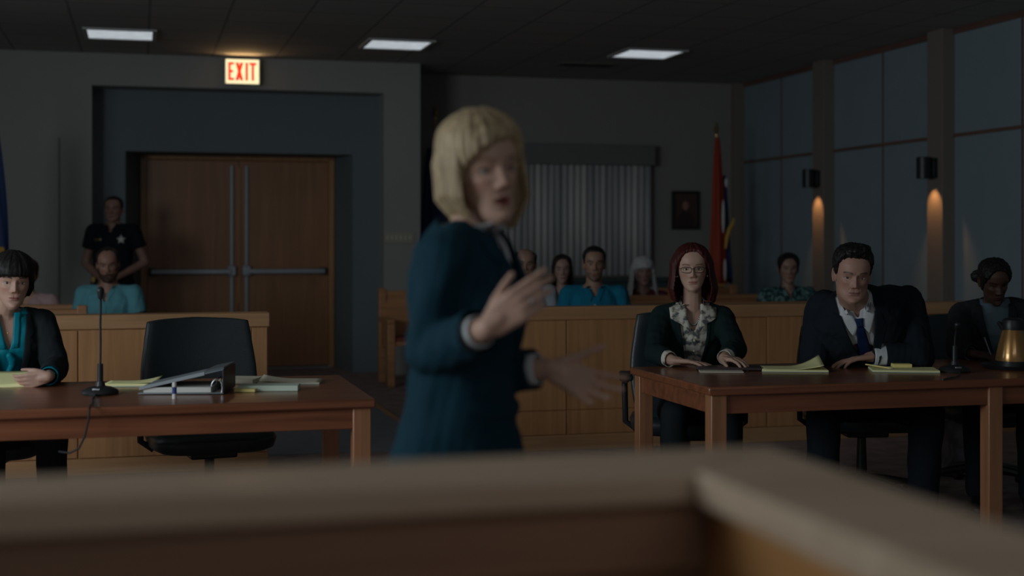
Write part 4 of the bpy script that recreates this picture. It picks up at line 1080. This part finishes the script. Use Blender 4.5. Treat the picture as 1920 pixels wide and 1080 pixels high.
band(nec, Fm, .064, .0, .05, M['blouse'], r, -115, 115)
for i in range(4): MB().ell(nec+Fm[2]*(-.13-.055*i)+Fm[1]*(.142-.0*i), (.006,.004,.006)).build('button', M['cream'], sh_o)
# necklace, ear studs, ring, glasses
nk = MB(); bv = BVHTree.FromPolygons([Vector(v) for v in X['body'][0]], X['body'][1]); pts = []
for i in range(25):
    a = (i/24*2-1); la = .052*a; up_ = .015-.085*(1-a*a); o = nec+Fm[0]*la+Fm[2]*up_+Fm[1]*.4; h = bv.ray_cast(o, -Fm[1], .6)[0]
    if h is not None: pts.append(h+Fm[1]*.003)
for i, p_ in enumerate(pts): nk.ell(p_, (.0042,.0042,.0042), None, 8, 5)
nk.build('necklace', M['chrome'], r)
for s in (-1, 1): MB().ell(hm @ Vector((s*.077,.0,-.036)), (.0065,.006,.0065)).build('earring', M['paper'], r)
gl = MB()
for s in (-1, 1):
    P = []
    for i in range(25):
        a = 2*math.pi*i/24; x = .0255*math.copysign(abs(math.cos(a))**.6, math.cos(a)); z = .0145*math.copysign(abs(math.sin(a))**.7, math.sin(a))
        P.append(hm @ Vector((s*.0325+x, -.0955+abs(s*.0325+x)**2*5, z-.001)))
    gl.tube(P, .0014, 6); gl.tube([hm @ Vector((s*.058,-.080,.006)), hm @ Vector((s*.0765,-.03,.006)), hm @ Vector((s*.078,.012,.0))], .0013, 6)
gl.tube([hm @ Vector((-.009,-.0955,.003)), hm @ Vector((0,-.0985,.006)), hm @ Vector((.009,-.0955,.003))], .0013, 6)
gl.build('glasses', M['black'], r, smooth=60)

# ------------------------------------------------------------------ man in the dark suit
u0, v0 = (1615-960)/F*6.95, 6.95
j = lambda px, y, v=6.95: J(px, y, v, u0, v0)
D = dict(sex='m', skin=(.46,.265,.20), lip=(.30,.14,.12), browc=(.035,.022,.018), browt=.0036, k=1.20, sw=.165, jaw=1.13, wid=1.0, nose=1.15, brow=1.5, mouth=1.1, belly=.03,
    spine=[(.04,.12,.585), (-.03,-.12,.84), (-.115,-.325,1.075)], head=j(1598, 516, 6.50), hyaw=rad(-4), hpitch=rad(10), hroll=rad(3), hs=1.07, vox=.006, bvox=.0048, hands=1.12, neck=.058, gaze=-.002,
    shoulders=[j(1545,575,6.80), j(1700,567,6.80)],
    arms=[(j(1528,668,6.72), j(1583,668,6.78), dict(fd=(.08,-.05,.0), pn=(0,0,-1), side=1, curl=(.2,.22,.25,.3), thumb=.3, spread=.05)),
          (j(1722,668,6.62), j(1640,668,6.62), dict(fd=(-.12,.0,-.015), pn=(0,-.05,-1), side=-1, curl=(.16,.2,.24,.3), thumb=.25, spread=.10))],
    trousers=M['navy_suit'],
    legs=[((-.09,.10,.585),(-.27,-.36,.55),(-.26,-.30,.09)), ((.13,.10,.585),(.22,-.36,.55),(.20,-.36,.09))],
    hair=dict(style='short', thick=.012, mat=HK, strand=.002, curl=.002, vox=.004, hairtop=1.9, lumps=[((.0,-.055,.118),(.045,.03,.018)), ((.02,-.03,.128),(.045,.04,.016))]))
r, body, gar, Fm, nec, hm, X = human('seated heavy-set man in a dark suit and navy tie, hands folded on the table', u0, v0, D)
so, sf = gar('shirt', M['white_shirt'], .004, -.010, low=.0, sl_r=(.058,.05,.036), cut=vcut(.02, .01, .068))
def raised(g): g.ell(X['sh'][1]+Vector((-.075,.03,.052)), (.085,.06,.035)); g.ell(X['sh'][0]+Vector((.06,.03,.03)), (.08,.06,.035))
jo, jf = gar('jacket', M['navy_suit'], .024, .045, cut=vcut(.30, .082, .085, .8), low=.2, sl_r=(.070,.062,.046), collar=.014, wrinkle=.004, extra=raised)
for s in (-1, 1):
    lapel(jf, nec, Fm, s, .30, .082, M['navy_suit'], r, .070, .8)
    wing(sf, nec, Fm, s, M['white_shirt'], r, .008, .045, .085, .055, off=.016)
band(nec, Fm, .076, .0, .045, M['white_shirt'], r)
g = [[(x_*(.016+.022*min(1, t*1.3)), -.035-.27*t) for x_ in (-1,-.5,0,.5,1)] for t in [i/20 for i in range(21)]]
decal(*sf, nec, Fm, g, .012, 'tie', M['tie'], r, solid=.004)
g = [[(x_*(.020-.006*t), -.012-.032*t) for x_ in (-1,-.5,0,.5,1)] for t in [i/4 for i in range(5)]]
decal(*sf, nec, Fm, g, .022, 'tie_knot', M['tie'], r, solid=.012)

# ------------------------------------------------------------------ woman at the right edge, looking down
u0, v0 = (1865-960)/F*7.42, 7.42
j = lambda px, y, v=7.42: J(px, y, v, u0, v0)
D = dict(sex='f', skin=BROWN, lip=(.10,.035,.03), browc=(.012,.008,.006), k=1.0, sw=.17, nose=1.05,
    spine=[(.03,.08,.575), (.01,.02,.86), (-.01,-.02,1.035)], yaw=rad(-14), head=j(1864, 528, 7.32), hyaw=rad(2), hpitch=rad(22), hroll=rad(-4), hs=.97, eyeo=.35,
    arms=[(j(1795,655,7.2), j(1826,664,7.02), dict(fd=(.09,-.02,-.01), pn=(.1,.3,-1), side=1, curl=(.5,.6,.7,.8), thumb=.2, spread=.04)),
          (j(1950,655,7.2), j(1905,672,7.02), dict(fd=(-.09,-.03,0), pn=(0,0,-1), side=-1, curl=(.3,.3,.35,.4)))],
    hair=dict(style='long', thick=.012, mat=HK, strand=.0015, curl=.002, lumps=[((-.065,.085,.0),(.034,.035,.035)), ((-.03,.105,-.02),(.04,.035,.04))]))
r, body, gar, Fm, nec, hm, X = human('seated woman at the right edge with pulled-back black hair, looking down and writing', u0, v0, D)
so, sf = gar('top', M['grey_top'], .006, .03, low=.0, sl_r=(.055,.045,.034))
jo, jf = gar('jacket', M['grey_suit'], .022, .012, cut=vcut(.30, .075, .075, .7), low=.2, sl_r=(.064,.056,.044), collar=.012)
for s in (-1, 1): lapel(jf, nec, Fm, s, .30, .075, M['grey_suit'], r, .055, .7)
pnn = thing('pen', 'pen held by the woman at the right edge', 'pen', W(u0, v0), -T)
w_ = X['arms'][0][1]; MB().cyl(w_+Vector((.085,-.03,-.028)), w_+Vector((.055,.005,.085)), .004).build('barrel', M['binder'], pnn)

# ------------------------------------------------------------------ woman with black bob and fringe, left edge
u0, v0 = (15-960)/F*6.12, 6.12
j = lambda px, y, v=6.12: J(px, y, v, u0, v0)
D = dict(sex='f', skin=(.58,.36,.28), lip=(.42,.15,.14), browc=(.02,.015,.015), k=.97, sw=.155, nose=.80, brow=.2, wid=1.0, jaw=.90,
    spine=[(-.02,.12,.575), (-.02,.05,.86), (-.01,.0,1.045)], yaw=rad(24), head=j(23, 528, 6.05), hyaw=rad(28), hpitch=rad(5), hroll=rad(3), hs=.99, vox=.0055, bvox=.0045,
    arms=[(j(-95,690,6.0), j(-60,712,5.84), dict(fd=(.09,-.05,-.01), pn=(0,-.2,-1), side=1, curl=(.3,.4,.45,.5))),
          (j(104,690,6.12), j(90,706,5.74), dict(fd=(-.13,-.015,-.03), pn=(-.05,1,.25), side=-1, curl=(.40,.50,.55,.6), thumb=.0, spread=.0, s=.90))],
    hair=dict(style='bangs', thick=.019, mat=HK, strand=.0018, vox=.004, curtains=[dict(zend=-.055, phi0=80, wid=.094, bk=.116, th=.030, ztop=.06, tuck=.5)]))
r, body, gar, Fm, nec, hm, X = human('seated woman with black fringe and teal blouse at the left edge, holding a yellow pad', u0, v0, D)
so, sf = gar('blouse', M['teal_blouse'], .006, .02, cut=vcut(.13, .040, .062), sl_r=(.055,.046,.034))
jo, jf = gar('jacket', M['suit_black'], .020, .035, cut=vcut(.36, .085, .080, .6), low=.25, sl_r=(.064,.056,.042), collar=.012)
for s in (-1, 1): lapel(jf, nec, Fm, s, .36, .085, M['suit_black'], r, .045, .6)
for s in (-1, 1): decal(*sf, nec, Fm, [[(s*(.012+.03*q/3+.02*t), -.12+.14*t) for q in range(4)] for t in [i/6 for i in range(7)]], .006, 'collar', M['teal_blouse'], so, solid=.003)
MB().chain([nec+Fm[1]*.135+Fm[2]*(-.15-.02*i)+Fm[0]*(.012*math.sin(i)) for i in range(7)], [.014,.018,.015,.013,.012,.010,.008]).build('bow_tie_end', M['teal_blouse'], so)
MB().ell(nec+Fm[1]*.105+Fm[2]*(-.055), (.004,.003,.004)).build('pendant', M['gold'], r)
lp = thing('legal_pad', 'yellow legal pad held up by the woman at the left edge', 'notepad', atv(24, 716, 5.84), math.radians(6)-T)
P = [[(-.17+.30*i/12, -.10+.18*q/6, -.012+.045*(q/6)+.018*max(0, (i/12-.6))) for q in range(7)] for i in range(13)]
MB().grid(P).build('pages', M['yellow'], lp, solid=.010)
MB().grid([[(x_, y_, z_-.009) for x_, y_, z_ in rw] for rw in P]).build('cardboard_back', M['green_paper'], lp, solid=.002)

# ------------------------------------------------------------------ standing blonde woman
u0, v0 = (868-960)/F*3.2, 3.2
j = lambda px, y, v=3.2: J(px, y, v, u0, v0)
YB = rad(74)
D = dict(sex='f', skin=(.52,.33,.25), lip=(.34,.09,.085), browc=(.17,.11,.06), browt=.003, k=.98, sw=.150, jaw=.88, nose=.92, open=1.0, mouth=.82,
    spine=[(-.01,.0,.86), (.0,.0,1.16), (.012,-.0,1.388)], yaw=YB, head=(.045,-.012,1.525), hyaw=rad(30), hpitch=rad(-1), hroll=rad(-7), hs=1.03, vox=.0055, bvox=.0042, hands=1.02, neck=.046,
    arms=[(j(806,662,3.10), j(916,614,2.90), dict(fd=(.135,-.02,.100), pn=(.35,.95,.1), side=1, curl=(.24,.38,.48,.56), thumb=.25, spread=.01, s=.97)),
          (j(895,705,3.32), j(1034,690,3.22), dict(fd=(.105,-.05,-.045), pn=(.1,-1,.25), side=-1, curl=(.15,.25,.32,.38), thumb=.9, spread=.16))],
    legs=[((-.04,-.07,.86),(-.02,-.08,.47),(-.03,-.08,.09)), ((.03,.07,.86),(.05,.07,.47),(.03,.08,.09))], trousers=M['teal_suit'],
    hair=dict(style='sweep', thick=.020, mat=HB, strand=.0022, vox=.004, hairtop=1.25, curtains=[dict(zend=-.110, phi0=56, wid=.100, bk=.134, th=.042, ztop=.085, flare=.03, tuck=1.0, fwd=-.012, asym=-.012)]))
r, body, gar, Fm, nec, hm, X = human('standing blonde woman in a teal navy jacket gesturing with both hands', u0, v0, D)
so, sf = gar('blouse', M['white_shirt'], .004, .030, cut=vcut(.07, .03, .055), sl_r=(.050,.042,.033))
jo, jf = gar('jacket', M['teal_suit'], .022, .042, cut=vcut(.30, .060, .070, .8), low=.45, sl_r=(.058,.056,.047), collar=.012, hem_flare=.045, wrinkle=.004)
for s in (-1, 1):
    lapel(jf, nec, Fm, s, .30, .060, M['teal_suit'], r, .055, .8); wing(sf, nec, Fm, s, M['white_shirt'], r, .012, .030, .060, .045)
hw = X['arms'][0][1]; fd_ = Vector((.135,-.02,.100)).normalized(); pn_ = Vector((.35,.95,.1)); pn_ = (pn_-fd_*pn_.dot(fd_)).normalized(); sd_ = fd_.cross(pn_)
rc_ = hw+fd_*.108-sd_*.010+pn_*.003; rg = MB().tube([rc_+(sd_*math.cos(a*math.pi/8)+pn_*math.sin(a*math.pi/8))*.0105 for a in range(17)], .0016, 6); rg.ell(rc_-pn_*.012, (.004,.004,.004), None, 10, 6)
rg.build('ring', M['chrome'], r)
for s in (-1, 1): MB().ell(hm @ Vector((s*.077,.0,-.034)), (.005,.005,.006)).build('earring', M['paper'], r)

# ------------------------------------------------------------------ officer
u0, v0 = (213-960)/F*13.05, 13.05
j = lambda px, y, v=13.05: J(px, y, v, u0, v0)
D = dict(sex='m', skin=(.34,.19,.145), browc=(.04,.03,.02), k=1.06, sw=.175, vox=.009, jaw=1.05,
    spine=[(0,0,.92), (0,0,1.22), (0,0,1.50)], head=j(213,394), hs=1.04, hyaw=rad(3), hpitch=rad(-3),
    arms=[(Vector((-.27,.02,1.15)), Vector((-.045,-.20,1.00)), dict(fd=(.1,-.02,-.03), pn=(0,1,0), side=-1, curl=(.6,.6,.6,.6))),
          (Vector((.29,.02,1.16)), Vector((.05,-.21,1.00)), dict(fd=(-.1,-.02,-.03), pn=(0,1,0), side=1, curl=(.6,.6,.6,.6)))],
    legs=[((-.09,0,.92),(-.13,.0,.50),(-.15,.02,.09)), ((.09,0,.92),(.13,.0,.50),(.15,.02,.09))], trousers=M['uniform'],
    hair=dict(style='short', thick=.008, mat=HD, strand=.001))
r, body, gar, Fm, nec, hm, X = human('uniformed officer in black with a star badge standing beside the double doors', u0, v0, D)
so, sf = gar('uniform_shirt', M['uniform'], .014, 0, cut=vcut(.07, .035, .066), short=True, sl_r=(.068,.064,.05))
for s in (-1, 1): wing(sf, nec, Fm, s, M['uniform'], r, .012, .03, .07, .05, off=.006)
def star(c, ro, nm, mat, par, Fm=Fm):
    L_, Fr, up = Fm; pts = []
    for i in range(10):
        a = math.pi/2+i*math.pi/5; q = ro if i % 2 == 0 else ro*.42; pts.append(c+L_*math.cos(a)*q+up*math.sin(a)*q)
    m = MB(); m.add([p+Fr*.004 for p in pts]+[c+Fr*.010]+[p-Fr*.004 for p in pts], [(i, (i+1) % 10, 10) for i in range(10)]+[(i, (i+1)%10, 11+(i+1)%10, 11+i) for i in range(10)]+[tuple(range(20,10,-1))]); return m.build(nm, mat, par, smooth=0)
bv = BVHTree.FromPolygons([Vector(v) for v in sf[0]], sf[1])
def front(la, up_, off=.008): h = bv.ray_cast(nec+Fm[0]*la+Fm[2]*up_+Fm[1]*.5, -Fm[1], 1)[0]; return h+Fm[1]*off
star(front(.105, -.125), .045, 'star_badge', M['paper'], so)
decal(*sf, nec, Fm, [[(-.150+.07*q/4, -.135+.018*t) for q in range(5)] for t in (0, 1)], .006, 'name_bar', M['brass'], so)
MB().lathe([(.15,-.03),(.172,-.03),(.172,.02),(.15,.02)], (0,0,.94), 30, Matrix.Scale(.72, 4, (0,1,0))).build('duty_belt', M['black'], r)
B(-.21,-.15,-.04,.05,.80,.98).build('holster', M['black'], r, bevel=.012)
MB().ell((-.165,-.07,1.0),(.018,.012,.03)).build('buckle_clip', M['gold'], r)

# ------------------------------------------------------------------ seated gallery people
def seated(label, px, v, eye_y, D, garf, yaw=0):
    u0 = (px-960)/F*v; hz = CH-(eye_y-HY)/F*v; hs = D.get('hs', 1.0); nz = hz-.165*hs
    D.setdefault('k', 1.0); D['spine'] = [(0,.08,nz-.47), (0,.05,nz-.20), (0,.02,nz)]; D['head'] = (D.get('hx', 0),-.01,hz); D.setdefault('vox', .008); D['yaw'] = yaw
    D.setdefault('sw', .175); k = D['k']; w_ = D['sw']*k
    D.setdefault('arms', [(Vector((-w_-.06,-.0,nz-.32)), Vector((-.08,-.27,nz-.40)), dict(fd=(.1,-.05,-.03), pn=(0,0,-1), side=1)),
                          (Vector((w_+.06,-.0,nz-.32)), Vector((.08,-.27,nz-.40)), dict(fd=(-.1,-.05,-.03), pn=(0,0,-1), side=-1))])
    p0 = D['spine'][0]
    D.setdefault('legs', [((-.09,.06,p0[2]),(-.13,-.36,.53),(-.13,-.34,.09)), ((.09,.06,p0[2]),(.13,-.36,.53),(.13,-.34,.09))])
    out = human(label, u0, v, D); garf(*out); return out
def polo(mat, cutd=.09, cw=.035, short=True, collar=True, inf=.014):
    def f(r, body, gar, Fm, nec, hm, X):
        so, sf = gar('shirt', mat, inf, .0, cut=vcut(cutd, cw, .062), short=short, sl_r=(.068,.062,.05))
        if collar:
            for s in (-1, 1): wing(sf, nec, Fm, s, mat, so, .010, .03, .066, .045, off=.006)
            band(nec, Fm, .066, .0, .035, mat, so, -120, 120)
        decal(*sf, nec, Fm, [[(x_, -.09-.20*t) for x_ in (-.012, 0, .012)] for t in [i/8 for i in range(9)]], .003, 'placket', mat, so, solid=.002)
    return f
seated('bearded man in a light teal polo shirt seated before the officer', 203, 10.55, 497, dict(skin=(.40,.21,.15), browc=(.05,.03,.02), beard=.8, beardc=(.06,.035,.022), hs=1.06, k=1.04, sw=.18, hyaw=rad(14), hpitch=rad(8), hroll=rad(-3), nose=1.1, wid=.97,
    beardmesh=dict(th=.012, mat=hair_mat('brown_beard', (.04,.022,.014), (.09,.05,.032))), hair=dict(style='recede', thick=.009, mat=HD, strand=.001)), polo(M['polo']))
seated('person in pale pink partly hidden behind the woman at the left edge', 52, 10.9, 515, dict(skin=FAIR, sex='f', browc=(.05,.03,.02), hs=1.0, k=.98, hyaw=rad(10), hair=dict(style='long', thick=.012, mat=HD)), polo(M['pink'], .08, .05, collar=False))
def buttons(nec, Fm, sf, so, n=4):
    bv = BVHTree.FromPolygons([Vector(v) for v in sf[0]], sf[1])
    for i in range(n):
        h = bv.ray_cast(nec+Fm[2]*(-.10-.06*i)+Fm[1]*.5, -Fm[1], 1)[0]
        if h: MB().ell(h+Fm[1]*.005, (.006,.003,.006)).build('button', M['cream'], so)
def blue(r, body, gar, Fm, nec, hm, X):
    so, sf = gar('shirt', M['blue_shirt'], .014, .02, cut=vcut(.05, .022, .062), sl_r=(.066,.058,.044))
    for s in (-1, 1): wing(sf, nec, Fm, s, M['blue_shirt'], so, .010, .035, .070, .045, off=.008)
    band(nec, Fm, .066, .0, .04, M['blue_shirt'], so, -130, 130); buttons(nec, Fm, sf, so)
seated('man with short black hair and goatee in a blue shirt, behind the rail', 1114, 10.1, 496, dict(skin=OLIVE, browc=(.012,.009,.008), browt=.0042, hs=1.05, k=1.02, sw=.18, beard=.55, beardc=(.05,.032,.025), nose=1.25, wid=.94,
    beardmesh=None, vox=.007, hair=dict(style='short', thick=.010, mat=HK, strand=.001)), blue)
seated('balding man with dark hair at the sides, behind the speaker\'s raised hand', 985, 10.35, 497, dict(skin=(.38,.22,.16), browc=(.02,.015,.012), browt=.004, beard=.45, beardc=(.05,.035,.03), hs=1.0, k=.98, nose=1.2, hair=dict(style='bald', thick=.013, mat=HK, strand=.001)), polo(M['white_top'], .06, .03, short=False))
seated('woman with long dark brown hair between the balding man and the man in blue', 1054, 11.5, 506, dict(skin=(.42,.26,.21), sex='f', browc=(.03,.02,.015), hs=1.0, k=.96, wid=.95,
    hair=dict(style='long', thick=.012, mat=HD, strand=.001, curtains=[dict(zend=-.33, phi0=66, wid=.088, bk=.108, th=.032, ztop=.06, flare=.10)])), polo(M['dark_top'], .10, .05, collar=False))
seated('woman with long white hair in maroon, behind the oak pews', 1205, 12.65, 510, dict(skin=(.36,.21,.17), sex='f', browc=(.2,.18,.17), hs=1.08, k=.98, hyaw=rad(8),
    hair=dict(style='bangs', thick=.018, mat=HW, strand=.0016, curtains=[dict(zend=-.26, phi0=54, wid=.104, bk=.115, th=.038, ztop=.06, flare=.14)])), polo(M['maroon'], .05, .03, collar=False, short=False))
seated('woman in a dark floral shirt seated near the fabric panelled wall', 1478, 11.75, 504, dict(skin=(.38,.23,.17), sex='f', browc=(.02,.015,.012), hs=1.03, k=1.02, wid=1.04, hyaw=rad(-4), hpitch=rad(4),
    hair=dict(style='long', thick=.014, mat=HK, strand=.001, lumps=[((0,.09,.05),(.04,.04,.04))])), polo(M['floral'], .07, .03, short=True))
